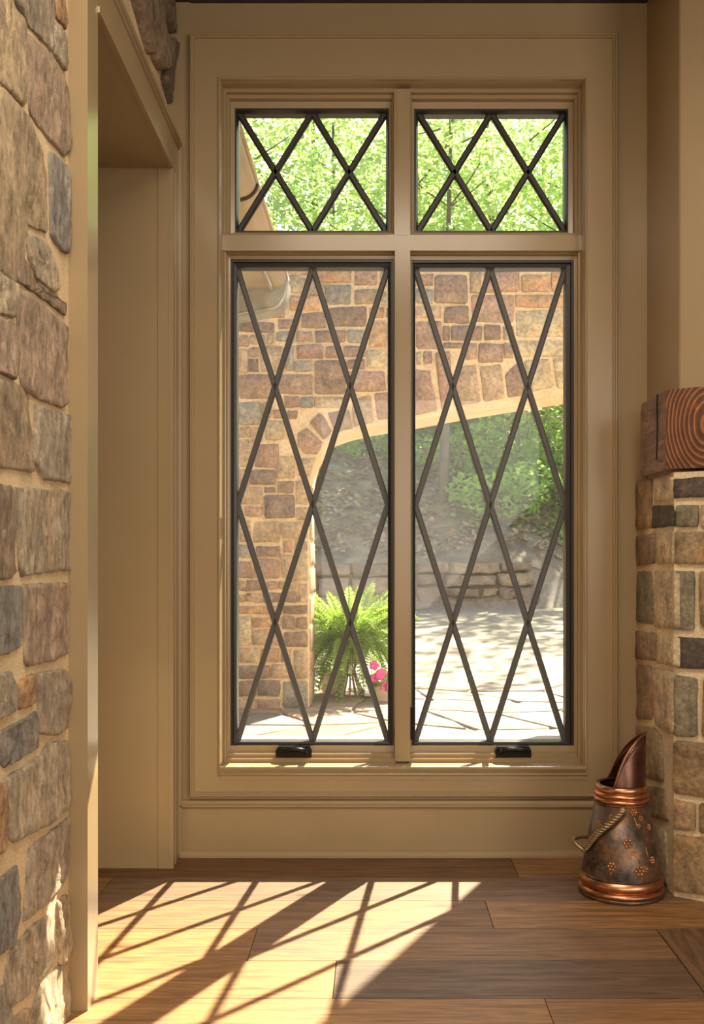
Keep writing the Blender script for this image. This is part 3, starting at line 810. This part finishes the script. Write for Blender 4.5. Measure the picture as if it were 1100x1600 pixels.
# bail handle: twisted front arm, plain loop behind
def bodyr(z): return R0 + (R1 - R0) * (z - ZB) / (ZN - ZB)
def onbody(a, z, off=0.0):
    r = bodyr(z) + off; return Vector((PXC + r * math.cos(a), PYC + r * math.sin(a), z))
p0 = onbody(math.radians(-100), .292, .010); p1 = onbody(math.radians(-166), .150, .014)
hp = [p0 + (p1 - p0) * t for t in [i / 10 for i in range(11)]]
for i, q in enumerate(hp):
    dr = Vector((q.x - PXC, q.y - PYC, 0)); need = bodyr(q.z) + .011
    if dr.length < need: dr = dr.normalized() * need; q.x, q.y = PXC + dr.x, PYC + dr.y
b = MB()
for s in range(3):                      # three strands twisted together
    strand = []
    for i in range(61):
        t = i / 60 * (len(hp) - 1); k = min(int(t), len(hp) - 2); q = hp[k].lerp(hp[k+1], t - k)
        tan = (hp[k+1] - hp[k]).normalized(); u = tan.cross(Vector((0, 0, 1))).normalized(); w = tan.cross(u)
        a = 2 * math.pi * (s / 3 + i / 60 * 5.5); strand.append(q + (u * math.cos(a) + w * math.sin(a)) * .0058)
    b.tube(strand, .0058, 6)
handle = b.build('twisted_handle', M['brass'], sc, smooth=True)
b = MB(); b.blob(p0, (.010, .010, .010), 10, 6); b.build('handle_lug', M['brass'], sc, smooth=True)
lp = []
ea, eb = onbody(math.radians(-172), .135, .004), onbody(math.radians(150), .165, -.004)
for i in range(15):
    t = i / 14; q = ea.lerp(eb, t); q = q + Vector((-.046 * math.sin(math.pi * t), 0, .016 * math.sin(math.pi * t))); lp.append(q)
b = MB(); b.tube(lp, .0062, 8); b.build('handle_loop', M['brass'], sc, smooth=True)
# embossed flowers
def relief(a, z, r):
    b = MB(); c = onbody(a, z); nrm = Vector((math.cos(a), math.sin(a), .19)).normalized(); u = Vector((-math.sin(a), math.cos(a), 0)); w = nrm.cross(u)
    for k in range(6):
        t = 2 * math.pi * k / 6; q = c + (u * math.cos(t) + w * math.sin(t)) * r * .62
        b.blob(q, (r * .3, r * .3, r * .3), 6, 4)
    b.blob(c + nrm * .001, (r * .28,) * 3, 6, 4)
    b.build('flower_relief', M['flower_relief'], body, smooth=True)
def stem(pp):
    b = MB(); b.tube([onbody(a, z, .0005) for a, z in pp], .0017, 5); b.build('stem_relief', M['flower_relief'], body, smooth=True)
D = math.radians
for a, z, r in [(D(-78), .282, .014), (D(-62), .262, .010), (D(-70), .240, .009), (D(-92), .188, .018), (D(-118), .115, .016), (D(-76), .104, .020), (D(-48), .130, .014), (D(-122), .262, .012), (D(-42), .23, .012), (D(-84), .160, .010), (D(-150), .235, .012), (D(-66), .108, .012)]: relief(a, z, r)
for pp in [[(D(-78), .268), (D(-74), .245), (D(-70), .225)], [(D(-90), .17), (D(-84), .155), (D(-76), .14), (D(-74), .125)], [(D(-60), .175), (D(-58), .15), (D(-56), .12)], [(D(-118), .1), (D(-119), .085)], [(D(-122), .25), (D(-126), .235)]]: stem(pp)

# ------------------------------------------------------------------ outdoors: ground
GZ = -0.15
def ground(x, y):
    if y < 10.2: return GZ
    z = GZ + (min(y, 16.2) - 10.2) * .081
    if y > 16.2:
        t = max(0, min(1, (x - 2.4) / 1.6)); t = t * t * (3 - 2 * t)
        hi = .98 + (y - 16.2) * .50; lo = .336 + (y - 16.2) * .53
        z = hi * (1 - t) + lo * t
    return z
def terrain(name, x0, x1, y0, y1, nx, ny, mat, amp):
    b = MB(); V = []
    for j in range(ny + 1):
        for i in range(nx + 1):
            x = x0 + (x1 - x0) * i / nx; y = y0 + (y1 - y0) * j / ny
            V.append((x, y, ground(x, y) + amp * noise.noise(Vector((x * .8, y * .8, 3))) * (0 if j == 0 else 1)))
    b.add(V, [(j*(nx+1)+i, j*(nx+1)+i+1, (j+1)*(nx+1)+i+1, (j+1)*(nx+1)+i) for j in range(ny) for i in range(nx)])
    return b.build(name, mat, smooth=True)
tag(terrain('gravel_drive', -14, 22, 10.0, 16.25, 60, 14, M['gravel'], .02), 'pale gravel drive dappled with tree shade beyond the patio', 'drive', kind='structure')
tag(terrain('hillside', -24, 34, 16.21, 46, 90, 60, M['hill'], .18), 'leaf strewn wooded hillside rising behind the boulder wall', 'hill', kind='structure')
b = MB(); b.box(-14, 22, WY + .2, 10.05, GZ - .3, GZ - .02)
patio = tag(b.build('patio', M['patio_joint']), 'sunlit flagstone patio outside the window', 'patio', kind='structure')
rp = random.Random(21)
NXF, NYF = 13, 9; gx = lambda i: -3.4 + i * .62; gy = lambda j: 4.1 + j * .665
pts = {}
for i in range(NXF + 1):
    for j in range(NYF + 1): pts[i, j] = (gx(i) + (.31 if j % 2 else 0) + rp.uniform(-.17, .17), gy(j) + rp.uniform(-.17, .17) * (0 if j in (0, NYF) else 1))
FLG = [(.27,.225,.17), (.30,.21,.135), (.205,.178,.15), (.31,.26,.20), (.25,.165,.105), (.18,.165,.15)]
for i in range(NXF):
    for j in range(NYF):
        q = [pts[i, j], pts[i+1, j], pts[i+1, j+1], pts[i, j+1]]
        stone('flagstone', pull(q, .94), lambda u, v, h: (u, v, GZ - .02 + h), rp.uniform(.018, .024), .02, rp, M['flag'], patio, rp.choice(FLG), n=10, jit=.02, rough=.001, rings=((1.0, .85), (.97, 1.0)), tilt=.05)

# ------------------------------------------------------------------ the stone wall with the flat arch
AY, AT = 8.3, .65
K = AY / F
def AX(x): return (x - VX) * K
def AZ(y): return CAMZ + (VY - y) * K
arch_px = [(483, 1130), (483, 760), (486, 742), (492, 722), (503, 699), (520, 684), (545, 675), (580, 667), (653, 655), (750, 637), (876, 617), (960, 604), (1040, 594)]
mir = [(2 * 1040 - x, y) for x, y in arch_px[::-1][1:]]
arch = arch_px + mir
LX0, RX1, TOPY = 180, 1760, 394
b = MB()
for (x0, y0), (x1, y1) in zip(arch[1:], arch[2:-1]):                        # spandrels in strips, so the top stays solid
    pass
strip = [(AX(x), AZ(y)) for x, y in arch]
zt_ = AZ(TOPY); zb_ = GZ - .2
def yz(u, v, h): return (u, h, v)
b.prism([(AX(LX0), zb_), (strip[0][0], zb_), (strip[0][0], zt_), (AX(LX0), zt_)], yz, AY, AY + AT)
b.prism([(strip[-1][0], zb_), (AX(RX1), zb_), (AX(RX1), zt_), (strip[-1][0], zt_)], yz, AY, AY + AT)
for (u0, v0), (u1, v1) in zip(strip, strip[1:]):
    if u1 - u0 > .001: b.prism([(u0, v0), (u1, v1), (u1, zt_), (u0, zt_)], yz, AY, AY + AT)
wall_arch = tag(b.build('wall_arch', M['mortar_out'], fix=False), 'warm brown stone wall with a wide flat arch across the patio', 'wall', kind='structure')
def arch_fn(u, v, h): return (u, AY - h, v)
ra = random.Random(9)
CT = {'T': (.47,.345,.225), 'P': (.40,.265,.19), 'B': (.31,.215,.155), 'G': (.36,.325,.265), 'O': (.52,.33,.19), 'Y': (.53,.43,.27), 'D': (.25,.185,.15)}
RECT = """444,418,482,431,T 494,420,549,441,O 553,420,590,447,P 594,420,624,450,Y 447,434,478,459,Y 481,436,506,461,Y 509,446,548,476,G 553,453,592,475,T 596,455,630,477,Y
452,464,500,485,O 374,470,404,500,P 406,478,446,497,P 471,489,509,512,B 514,480,573,511,B 577,480,601,497,O 604,480,640,497,P 436,500,467,513,P 374,505,430,519,B
432,518,460,534,G 463,518,488,534,P 492,517,540,536,B 544,516,572,537,G 577,501,603,543,O 606,501,646,543,T 374,524,388,542,P 391,524,414,538,T 417,522,428,537,T
463,539,505,560,P 508,541,534,560,P 537,541,571,558,P 574,547,602,575,Y 606,547,646,575,T 390,544,404,558,P 374,546,387,582,T 407,541,445,582,T 448,541,458,580,G
461,564,488,580,G 492,563,541,616,B 544,562,570,576,P 390,561,404,582,D 374,586,424,624,P 428,586,488,616,B 544,580,602,611,P 606,579,646,608,B
374,629,408,664,G 411,629,424,652,T 445,620,467,637,P 471,620,488,637,G 492,620,540,637,T 427,640,446,654,P 449,641,465,654,B 374,668,392,684,T 396,668,411,690,T 415,657,443,688,Y
374,688,394,730,T 398,694,437,730,P 374,734,388,757,P 391,734,430,757,D 434,712,460,747,T 434,752,459,770,B 463,750,481,788,T 374,761,410,788,T 412,761,430,770,D 414,774,460,810,D 384,792,410,808,P
464,792,481,812,T 374,813,392,847,T 396,815,438,848,T 442,816,480,841,T 442,845,457,863,P 460,845,480,862,T 374,851,397,871,G 400,853,438,870,B 374,876,394,903,P 397,874,437,903,P 441,867,458,904,T 461,866,480,907,Y
374,907,382,924,O 384,907,412,923,B 415,908,434,921,P 437,908,464,920,T 467,912,480,941,T 374,928,384,941,O 386,927,410,941,T 412,925,440,941,D 443,924,464,941,B 374,946,440,959,O 443,945,480,960,B
374,963,393,1009,Y 396,964,437,980,O 441,963,460,983,B 464,964,480,983,B 396,984,422,1008,T 426,984,440,1008,T 443,988,480,1010,B 374,1013,404,1035,T 408,1013,436,1034,O 439,1014,456,1034,P 460,1015,481,1060,T
374,1040,421,1059,B 425,1038,456,1059,T 374,1064,400,1087,B 403,1064,438,1087,D 442,1064,481,1105,G 374,1091,402,1112,T 405,1091,438,1112,P 441,1108,481,1122,T
630,424,652,447,T 656,430,677,447,P 681,431,730,474,B 735,424,752,458,T 651,452,676,474,G 646,480,690,496,T 695,479,732,505,B 737,462,803,504,P 757,424,812,456,P 815,430,859,456,O 862,424,905,456,O 806,461,890,481,O 807,486,892,527,Y
651,502,689,545,P 693,509,702,532,P 705,509,753,532,D 757,509,782,532,B 786,509,803,530,T 693,536,726,545,B 661,550,676,568,B 651,550,658,570,Y 729,537,745,562,P 748,537,786,566,P 806,532,892,556,Y 788,536,802,560,P"""
VOUS = [([(464,694),(466,676),(480,668),(506,692),(497,710),(476,710)],'P'), ([(466,716),(493,716),(486,738),(484,745),(466,744)],'T'), ([(484,660),(498,645),(505,648),(519,674),(513,684),(505,687)],'B'), ([(511,645),(530,641),(546,640),(552,670),(530,675),(522,674)],'B'), ([(550,640),(556,622),(580,616),(586,660),(562,665),(555,667)],'T'), ([(584,614),(622,611),(628,651),(590,658)],'P'),
 ([(627,612),(647,576),(672,578),(683,630),(685,643),(652,650),(633,650)],'P'), ([(680,550),(704,548),(706,585),(703,638),(690,642),(684,592)],'P'), ([(711,600),(722,572),(744,570),(752,630),(722,634),(710,636)],'T'), ([(748,572),(784,568),(789,624),(756,629)],'T'), ([(788,585),(812,562),(822,600),(820,618),(793,623)],'B'), ([(818,562),(858,560),(866,606),(826,614)],'Y'), ([(863,560),(896,560),(904,604),(871,609)],'Y')]
for tok in RECT.split():
    x0, y0, x1, y1, c = tok.split(','); r = [float(x0), float(y0), float(x1), float(y1)]
    P = [(AX(r[0]), AZ(r[3])), (AX(r[2]), AZ(r[3])), (AX(r[2]), AZ(r[1])), (AX(r[0]), AZ(r[1]))]
    P = [(u + ra.uniform(-.006, .006), v + ra.uniform(-.006, .006)) for u, v in P]
    f = ra.uniform(.95, 1.25)
    stone('arch_stone', P, arch_fn, ra.uniform(.012, .03), .03, ra, M['stone_out'], wall_arch, tuple(k * f for k in CT[c]), n=10, jit=.004, rough=.004, rings=((1.0, .6), (.95, 1.0)))
def inward(p): return p
for poly, c in VOUS:
    P = [(AX(x), AZ(y)) for x, y in pull(poly, .96)]
    stone('voussoir', P, arch_fn, ra.uniform(.015, .03), .03, ra, M['stone_out'], wall_arch, tuple(k * 1.12 for k in CT[c]), n=12, jit=.003, rough=.004, rings=((1.0, .6), (.95, 1.0)))
# the wall beyond the window edges, seen only from other places
out = []
for R in [(250, 398, 370, 1125), (374, 398, 440, 466), (444, 398, 906, 416), (910, 398, 1380, 540)]:
    split_rect((AX(R[0]), AZ(R[3]), AX(R[2]), AZ(R[1])), .16, ra, out, 1.7)
for r in out:
    stone('arch_stone', rect_poly(r, .03, ra, .008), arch_fn, ra.uniform(.012, .03), .03, ra, M['stone_out'], wall_arch, CT[ra.choice('TPBGOTPB')], n=8, jit=.004, rough=.004, rings=((1.0, .5), (.9, 1.0)))
# quoins down the arch reveal
zq = GZ
while zq < AZ(770):
    h = ra.uniform(.16, .30)
    stone('reveal_stone', [(AY + .03, zq + .012), (AY + AT - .03, zq + .012), (AY + AT - .03, zq + h - .012), (AY + .03, zq + h - .012)], lambda u, v, hh: (AX(483) + hh, u, v), .012, .02, ra, M['stone_out'], wall_arch, CT[ra.choice('TYOT')], n=8, jit=.003, rough=.002, rings=((1.0, .5), (.95, 1.0)))
    zq += h

# the house eave over the window, shading the transoms from the high sun
b = MB(); b.box(-.55, 3.4, WY + .2, 4.63, 3.21, 3.27); b.box(-.55, 3.4, 4.60, 4.64, 3.21, 3.40)
tag(b.build('trim_2', M['gutter']), 'tan soffit and fascia of the eave above the outside of the window', 'eave', kind='structure')
# the outer chimney that shades the right of the window
b = MB(); b.box(1.10, 2.7, WY + .2, 4.98, GZ - .2, 4.4)
tag(b.build('wall_outer_chimney', M['outside']), 'outer stone chimney stack beside the window', 'wall', kind='structure')

# ------------------------------------------------------------------ eave gutter at top left
GR = .10
gx_, gz_ = -.613, 3.03                     # outer lip line
gut = tag(empty('eave_gutter', (gx_ - GR, 7.2, gz_ - GR)), 'tan round fronted eave gutter running away at the upper left', 'gutter')
def gut_prof(rh, rv, slope, w=.55):
    P = [(gx_ - rh + rh * math.cos(math.pi / 2 * k / 8), gz_ - rv * math.sin(math.pi / 2 * k / 8)) for k in range(9)]
    return P + [(gx_ - w, gz_ - rv - slope), (gx_ - w, gz_ + .01), (gx_ - .01, gz_ + .01)]
b = MB(); b.prism(gut_prof(.095, .085, .0), lambda u, v, h: (u, h, v), 4.2, 6.95); b.build('trough', M['gutter'], gut)
b = MB(); b.tube([(gx_ + .002, y, gz_) for y in (4.2, 5.2, 6.2, 7.0)], .012, 8); b.build('outer_bead', M['gutter'], gut, smooth=True)
M['gut_end'] = simple('weathered_gutter_end', (.33, .32, .29), .4, .35, 6, .3)
b = MB(); b.prism(gut_prof(.11, .21, .07), lambda u, v, h: (u, h, v), 6.90, 7.22); b.build('end_box', M['gut_end'], gut)
b = MB(); P = gut_prof(.118, .218, .07)[:10]; b.tube([(u, 6.92, v) for u, v in P], .016, 8); b.build('end_rim', M['gut_end'], gut, smooth=True)
b = MB(); P = gut_prof(.098, .09, .0)[:10]; b.tube([(u + .004, 5.17, v) for u, v in P], .011, 6); b.build('strap', M['strap'], gut, smooth=True)
b = MB(); b.tube([(gx_ - .12, 6.0, gz_ - .085), (gx_ - .10, 6.9, gz_ - .10)], .014, 6); b.build('seam', M['gut_end'], gut, smooth=True)
b = MB(); b.box(gx_ - .60, gx_ - .56, 4.0, 7.2, gz_ - .16, gz_ + .08); b.box(-1.615, gx_ - .60, 4.0, 7.2, gz_ - .12, gz_ - .10)
tag(b.build('eave_fascia', M['paint_wall']), 'tan fascia and soffit boards behind the eave gutter', 'fascia')
b = MB(); b.box(-1.9, -1.62, WY + .2, 7.1, GZ - .2, gz_ - .12)
tag(b.build('wall_wing', M['outside']), 'stone wall of the house wing under the eave', 'wall', kind='structure')

# ------------------------------------------------------------------ boulder retaining wall
rb = random.Random(31)
BY = 15.9
def BX(x): return (x - VX) * BY / F
def BZ(y): return CAMZ + (VY - y) * BY / F
b = MB(); b.prism([(BX(250), BZ(955)), (BX(838), BZ(950)), (BX(815), BZ(885)), (BX(250), BZ(885))], lambda u, v, h: (u, h, v), BY + .12, BY + .6)
rw = tag(b.build('retaining_wall', M['hill']), 'low retaining wall of grey ledge boulders beyond the drive', 'wall', kind='structure')
BOU = """484,880,548,899 551,882,610,900 484,903,497,928 500,904,545,932 549,904,612,928 484,932,520,952 524,935,612,952 614,882,650,899 614,903,650,930 614,934,652,951
653,880,700,894 703,881,780,896 783,879,832,893 653,898,692,914 695,899,776,916 779,896,832,914 653,918,690,946 693,919,750,933 753,919,776,931 779,918,806,936 693,936,812,948 810,918,842,946
380,880,480,900 380,904,430,930 434,904,480,950 380,934,430,952"""
for tok in BOU.split():
    x0, y0, x1, y1 = [float(v) for v in tok.split(',')]
    P = [(BX(x0), BZ(y1)), (BX(x1), BZ(y1)), (BX(x1), BZ(y0)), (BX(x0), BZ(y0))]
    P = [(u + rb.uniform(-.03, .03), v + rb.uniform(-.02, .02)) for u, v in P]
    g = rb.uniform(.85, 1.15)
    stone('boulder', P, lambda u, v, h: (u, BY - h, v), rb.uniform(.02, .16), .5, rb, M['boulder'], rw, tuple(c * g for c in rb.choice([(.36,.31,.26), (.33,.28,.24), (.38,.33,.26)])), n=12, jit=.015, rough=.02, rings=((1.0, .4), (.9, 1.0), (.5, 1.05)))

# ------------------------------------------------------------------ planters in the archway
fy = 9.06; fx = PX(547, fy)
wp = tag(empty('wire_planter', (fx, fy, GZ)), 'rusty wire urn planter holding the fern in the archway', 'planter')
def urn_r(t): return .105 - .075 * math.sin(math.pi * min(1, t * 1.15) * .62) + (.17 * max(0, t - .55) ** 1.3 * 1.6)
for k in range(16):
    a = 2 * math.pi * k / 16; b = MB()
    b.tube([(fx + urn_r(t) * 1.25 * math.cos(a), fy + urn_r(t) * 1.25 * math.sin(a), GZ + .015 + .40 * t) for t in [i / 9 for i in range(10)]], .0068, 5); b.build('rib', M['wire'], wp, smooth=True)
for t in (0, .42, 1.0):
    b = MB(); r = urn_r(t) * 1.25; b.tube([(fx + r * math.cos(2*math.pi*k/24), fy + r * math.sin(2*math.pi*k/24), GZ + .015 + .40 * t) for k in range(24)], .0065, 6, closed=True); b.build('hoop', M['wire'], wp, smooth=True)
for k in range(4):
    a = math.pi / 4 + k * math.pi / 2; b = MB()
    b.tube([(fx + (.13 + .05 * t) * math.cos(a), fy + (.13 + .05 * t) * math.sin(a), GZ + .006 + .03 * math.sin(math.pi * t)) for t in [i / 6 for i in range(7)]], .006, 5); b.build('foot', M['wire'], wp, smooth=True)
b = MB(); b.lathe([(0, .27), (.09, .29), (.15, .36), (.17, .42), (.0, .43)], (fx, fy, GZ), 20); b.build('moss_liner', M['moss'], wp, smooth=True)

fern = tag(empty('arching_fern', (fx, fy, GZ + .47)), 'full arching green fern in the wire planter in the archway', 'fern')
rfn = random.Random(17)
def frond_mesh(L, rise, droop, seed):
    rr = random.Random(seed); b = MB(); n = 26; sp = []
    for i in range(n + 1):
        t = i / n; sp.append(Vector((L * (t - .18 * t * t * droop), 0, L * (rise * t - droop * t * t))))
    b.tube(sp[::3] + [sp[-1]], [.003] * len(sp[::3]) + [.001], 4)
    for i in range(2, n):
        t = i / n; w = .048 * math.sin(math.pi * (.12 + .86 * t)) ** .8
        tan = (sp[i+1] - sp[i-1]).normalized(); nr = Vector((0, 1, 0)).cross(tan)
        for s in (-1, 1):
            base = sp[i]; tip = base + Vector((0, s * w, 0)) + tan * w * .35 + nr * (-.012 + rr.uniform(-.012, .008)); half = tan * .0085
            mid = base.lerp(tip, .45)
            b.add([base, mid - half, tip, mid + half], [(0, 1, 2, 3)])
    return b.mesh('frond', M['fern'])
FM = [frond_mesh(.50, 1.15, .75, 1), frond_mesh(.46, .75, .95, 2), frond_mesh(.44, .45, 1.15, 3), frond_mesh(.40, 1.5, .6, 4)]
for k in range(190):
    me = FM[k % 4]; o = bpy.data.objects.new('frond', me); COL.objects.link(o); o.parent = fern
    a = 2 * math.pi * (k * .618) + rfn.uniform(-.2, .2); s = rfn.uniform(.75, 1.08)
    o.location = (.05 * math.cos(a), .05 * math.sin(a), rfn.uniform(-.03, .02)); o.rotation_euler = (rfn.uniform(-.25, .25), rfn.uniform(-.2, .2), a); s *= 1.26; o.scale = (s, s, s)
    g = rfn.uniform(.55, 1.2); o.color = (g, g, g * rfn.uniform(.8, 1.1), 1)

def leaf_cloud(name, mat, parent, centers, n, size, rng, color=(1, 1, 1), stuff=True):
    """n small folded leaves scattered in ellipsoids (cx,cy,cz,rx,ry,rz)"""
    V = []; Fc = []
    wsum = [c[3] * c[4] * c[5] for c in centers]
    picks = rng.choices(range(len(centers)), weights=[w ** .67 for w in wsum], k=n)
    for q in picks:
        cx, cy, cz, rx, ry, rz = centers[q]
        while True:
            d = (rng.uniform(-1, 1), rng.uniform(-1, 1), rng.uniform(-1, 1)); r2 = d[0]**2 + d[1]**2 + d[2]**2
            if r2 <= 1: break
        k = r2 ** .5; k = (k ** .45) / max(k, 1e-4)
        c = Vector((cx + d[0]*k*rx, cy + d[1]*k*ry, cz + d[2]*k*rz))
        u = Vector((rng.gauss(0, 1), rng.gauss(0, 1), rng.gauss(0, .6))).normalized()
        w = u.cross(Vector((rng.gauss(0, .7), rng.gauss(0, .7), 1))).normalized(); s = size * rng.uniform(.6, 1.35)
        b0 = len(V); up = u.cross(w) * s * .12
        V += [tuple(c - u * s * .5), tuple(c - w * s * .3 + up), tuple(c + u * s * .5), tuple(c + w * s * .3 + up)]
        Fc += [(b0, b0+1, b0+2), (b0, b0+2, b0+3)]
    me = bpy.data.meshes.new(name); me.from_pydata(V, [], Fc); me.materials.append(mat); me.update()
    o = link(name, me, parent, color)
    if stuff: o['kind'] = 'stuff'
    return o

# clay pot with a trailing plant, and the pink flowers
px_, py_ = PX(521, 9.2), 9.2
pt = tag(empty('square_clay_pot', (px_, py_, GZ)), 'buff clay pot with a small trailing plant behind the wire planter', 'plant pot')
b = MB(); b.lathe([(0, 0), (.10, 0), (.125, .17), (.135, .17), (.135, .20), (.115, .20), (.11, .17), (0, .17)], (px_, py_, GZ), 24); b.build('pot', M['clay'], pt, smooth=False)
leaf_cloud('foliage', M['shrub'], pt, [(px_, py_, GZ + .25, .16, .14, .1), (px_ - .1, py_ - .05, GZ + .17, .1, .08, .14)], 420, .035, rfn, (1.2, 1.2, 1.1), True)
qx, qy = PX(600, 8.75), 8.75
pf = tag(empty('pink_flower_pot', (qx, qy, GZ)), 'low pot of bright pink flowers at the right of the fern', 'flower pot')
b = MB(); b.lathe([(0, 0), (.09, 0), (.115, .13), (.105, .13), (0, .11)], (qx, qy, GZ), 20); b.build('pot', M['clay'], pf)
leaf_cloud('foliage', M['fern'], pf, [(qx, qy, GZ + .17, .16, .13, .07)], 300, .05, rfn)
for k in range(9):
    c = (qx + rfn.uniform(-.09, .12), qy + rfn.uniform(-.17, -.06), GZ + rfn.uniform(.12, .32)); b = MB()
    for j in range(5):
        a = 2 * math.pi * j / 5; b.blob((c[0] + .024 * math.cos(a), c[1] - .004, c[2] + .024 * math.sin(a)), (.023, .010, .023), 6, 3)
    b.build('blossom', M['pink'], pf, smooth=True)

# ------------------------------------------------------------------ trees and shrubs on the hillside
rt = random.Random(77)
def tree(x, y, h, r, nleaf, label, trunk=.14, low=.35, color=(1, 1, 1), lsize=.2, group='trees on the hillside'):
    z0 = ground(x, y) - .2
    t = tag(empty('tree', (x, y, z0)), label, 'tree', group)
    b = MB(); lean = (rt.uniform(-.04, .04), rt.uniform(-.03, .03)); pts = []
    for i in range(8):
        f = i / 7; pts.append((x + lean[0]*h*f + rt.uniform(-.05, .05)*f, y + lean[1]*h*f, z0 + h*.92*f))
    b.tube(pts, [trunk * (1 - .8*i/7) for i in range(8)], 8); b.build('trunk', M['bark'], t, smooth=True)
    cents = []
    for k in range(9):
        f = low + (1 - low) * (k + .5) / 9; a = k * 2.4 + rt.uniform(-.5, .5); q = pts[min(7, int(f * 7))]
        rr = r * (1.1 - abs(f - .6)) ; L = rr * rt.uniform(.45, .8)
        tip = (q[0] + L*math.cos(a), q[1] + L*math.sin(a), q[2] + L*.5)
        bb_ = MB(); bb_.tube([q, ((q[0]+tip[0])/2, (q[1]+tip[1])/2, (q[2]*.6+tip[2]*.4)), tip], [trunk*.3*(1.15-f), trunk*.18, .012], 5); bb_.build('branch', M['bark'], t, smooth=True)
        cents.append((tip[0], tip[1], tip[2], rr*.62, rr*.62, rr*.42))
    leaf_cloud('foliage', M['leaf'], t, cents, nleaf, lsize, rt, color)
    return t
FAR = 'bright spring green tree on the hillside above the stone arch'
spots = [(-6.5, 23.5, 8.5, 3.0), (-3.6, 21.5, 8.6, 2.7), (-1.2, 24.5, 8.8, 2.9), (1.0, 21.8, 8.4, 2.6), (2.9, 24.0, 8.8, 2.8), (5.0, 21.5, 8.9, 2.8), (7.4, 23.5, 9.2, 3.0),
         (-4.8, 27.5, 9.0, 3.2), (-1.6, 29.0, 9.0, 3.2), (1.6, 28.0, 9.0, 3.2), (4.6, 28.5, 9.0, 3.2), (8.0, 28.0, 9.0, 3.2), (10.4, 21.0, 9.4, 3.0), (13.5, 24.0, 9.5, 3.2), (-9.5, 26, 9, 3.2)]
for i, (x, y, h, r) in enumerate(spots):
    g = rt.uniform(.85, 1.2)
    tree(x, y, h, r, 3900 if y < 26 else 3000, FAR, rt.uniform(.10, .17), .34, (g, g, g * rt.uniform(.8, 1.1)), .17 if y < 26 else .22, 'spring green hillside trees')
# slim trunk seen through the arch
tree(PX(692, 18.5), 18.5, 8.6, 1.5, 1500, 'slim grey trunked tree standing above the boulder wall in the arch', .10, .62, (1, 1, .9), .16, None)
SH = [(2.6, 19.0, .8), (4.6, 18.3, .9), (3.6, 19.3, 1.0), (1.9, 21.2, 1.0), (4.9, 20.6, 1.1), (2.1, 22.6, 1.2), (3.4, 22.2, 1.3), (0.2, 23.2, 1.1), (2.2, 17.8, .8), (3.3, 18.4, 1.0), (4.2, 17.6, .9), (5.0, 19.2, 1.1), (2.9, 20.2, 1.1), (1.5, 19.6, .8), (3.9, 20.8, 1.2), (5.6, 17.6, .9), (.9, 21.3, .9), (-1.0, 22.0, .9), (-.1, 20.4, .7), (6.3, 19.8, 1.2)]
for i, (x, y, r) in enumerate(SH):
    z = ground(x, y); s = tag(empty('shrub', (x, y, z)), 'low leafy understory shrub on the hillside seen through the arch', 'shrub', 'understory shrubs')
    g = rt.uniform(.85, 1.4); leaf_cloud('foliage', M['shrub'], s, [(x, y, z + r*.5, r*1.1, r*.8, r*.5), (x + r*.6, y, z + r*.9, r*.6, r*.6, r*.4), (x - r*.7, y + .2, z + r*.7, r*.5, r*.5, r*.35)], 620, .13, rt, (g, g, g))
    b = MB()
    for k in range(4): b.tube([(x, y, z - .1), (x + rt.uniform(-.4, .4)*r, y + rt.uniform(-.3, .3)*r, z + r*.8)], [.02, .008], 5)
    b.build('stems', M['bark'], s)

# fallen leaves and low sprouts strewn over the hillside
def litter(name, label, mat, n, size, up, rng, xr, yr, color):
    V = []; Fc = []
    for _ in range(n):
        x = rng.uniform(*xr); y = rng.uniform(*yr); z = ground(x, y) + .18 * noise.noise(Vector((x * .8, y * .8, 3))) + rng.uniform(.02, up)
        u = Vector((rng.gauss(0, 1), rng.gauss(0, 1), rng.gauss(0, .4))).normalized(); w = u.cross(Vector((rng.gauss(0, .5), rng.gauss(0, .5), 1))).normalized(); s_ = size * rng.uniform(.5, 1.4)
        c = Vector((x, y, z)); b0 = len(V); V += [tuple(c - u*s_*.5), tuple(c - w*s_*.35), tuple(c + u*s_*.5), tuple(c + w*s_*.35)]; Fc.append((b0, b0+1, b0+2, b0+3))
    me = bpy.data.meshes.new(name); me.from_pydata(V, [], Fc); me.materials.append(mat); me.update()
    return tag(link(name, me, None, color), label, 'leaves', kind='stuff')
litter('fallen_leaves', 'dry fallen leaves strewn over the wooded hillside', leaf_mat('dry_leaf', (.30, .23, .16), (.62, .52, .40), .2), 14000, .13, .06, rt, (-4, 8), (16.6, 27), (1, 1, 1))
litter('ground_cover', 'low green sprouts scattered over the hillside', M['shrub'], 2600, .13, .30, rt, (1.3, 8), (17.2, 27), (1.3, 1.3, 1.2))
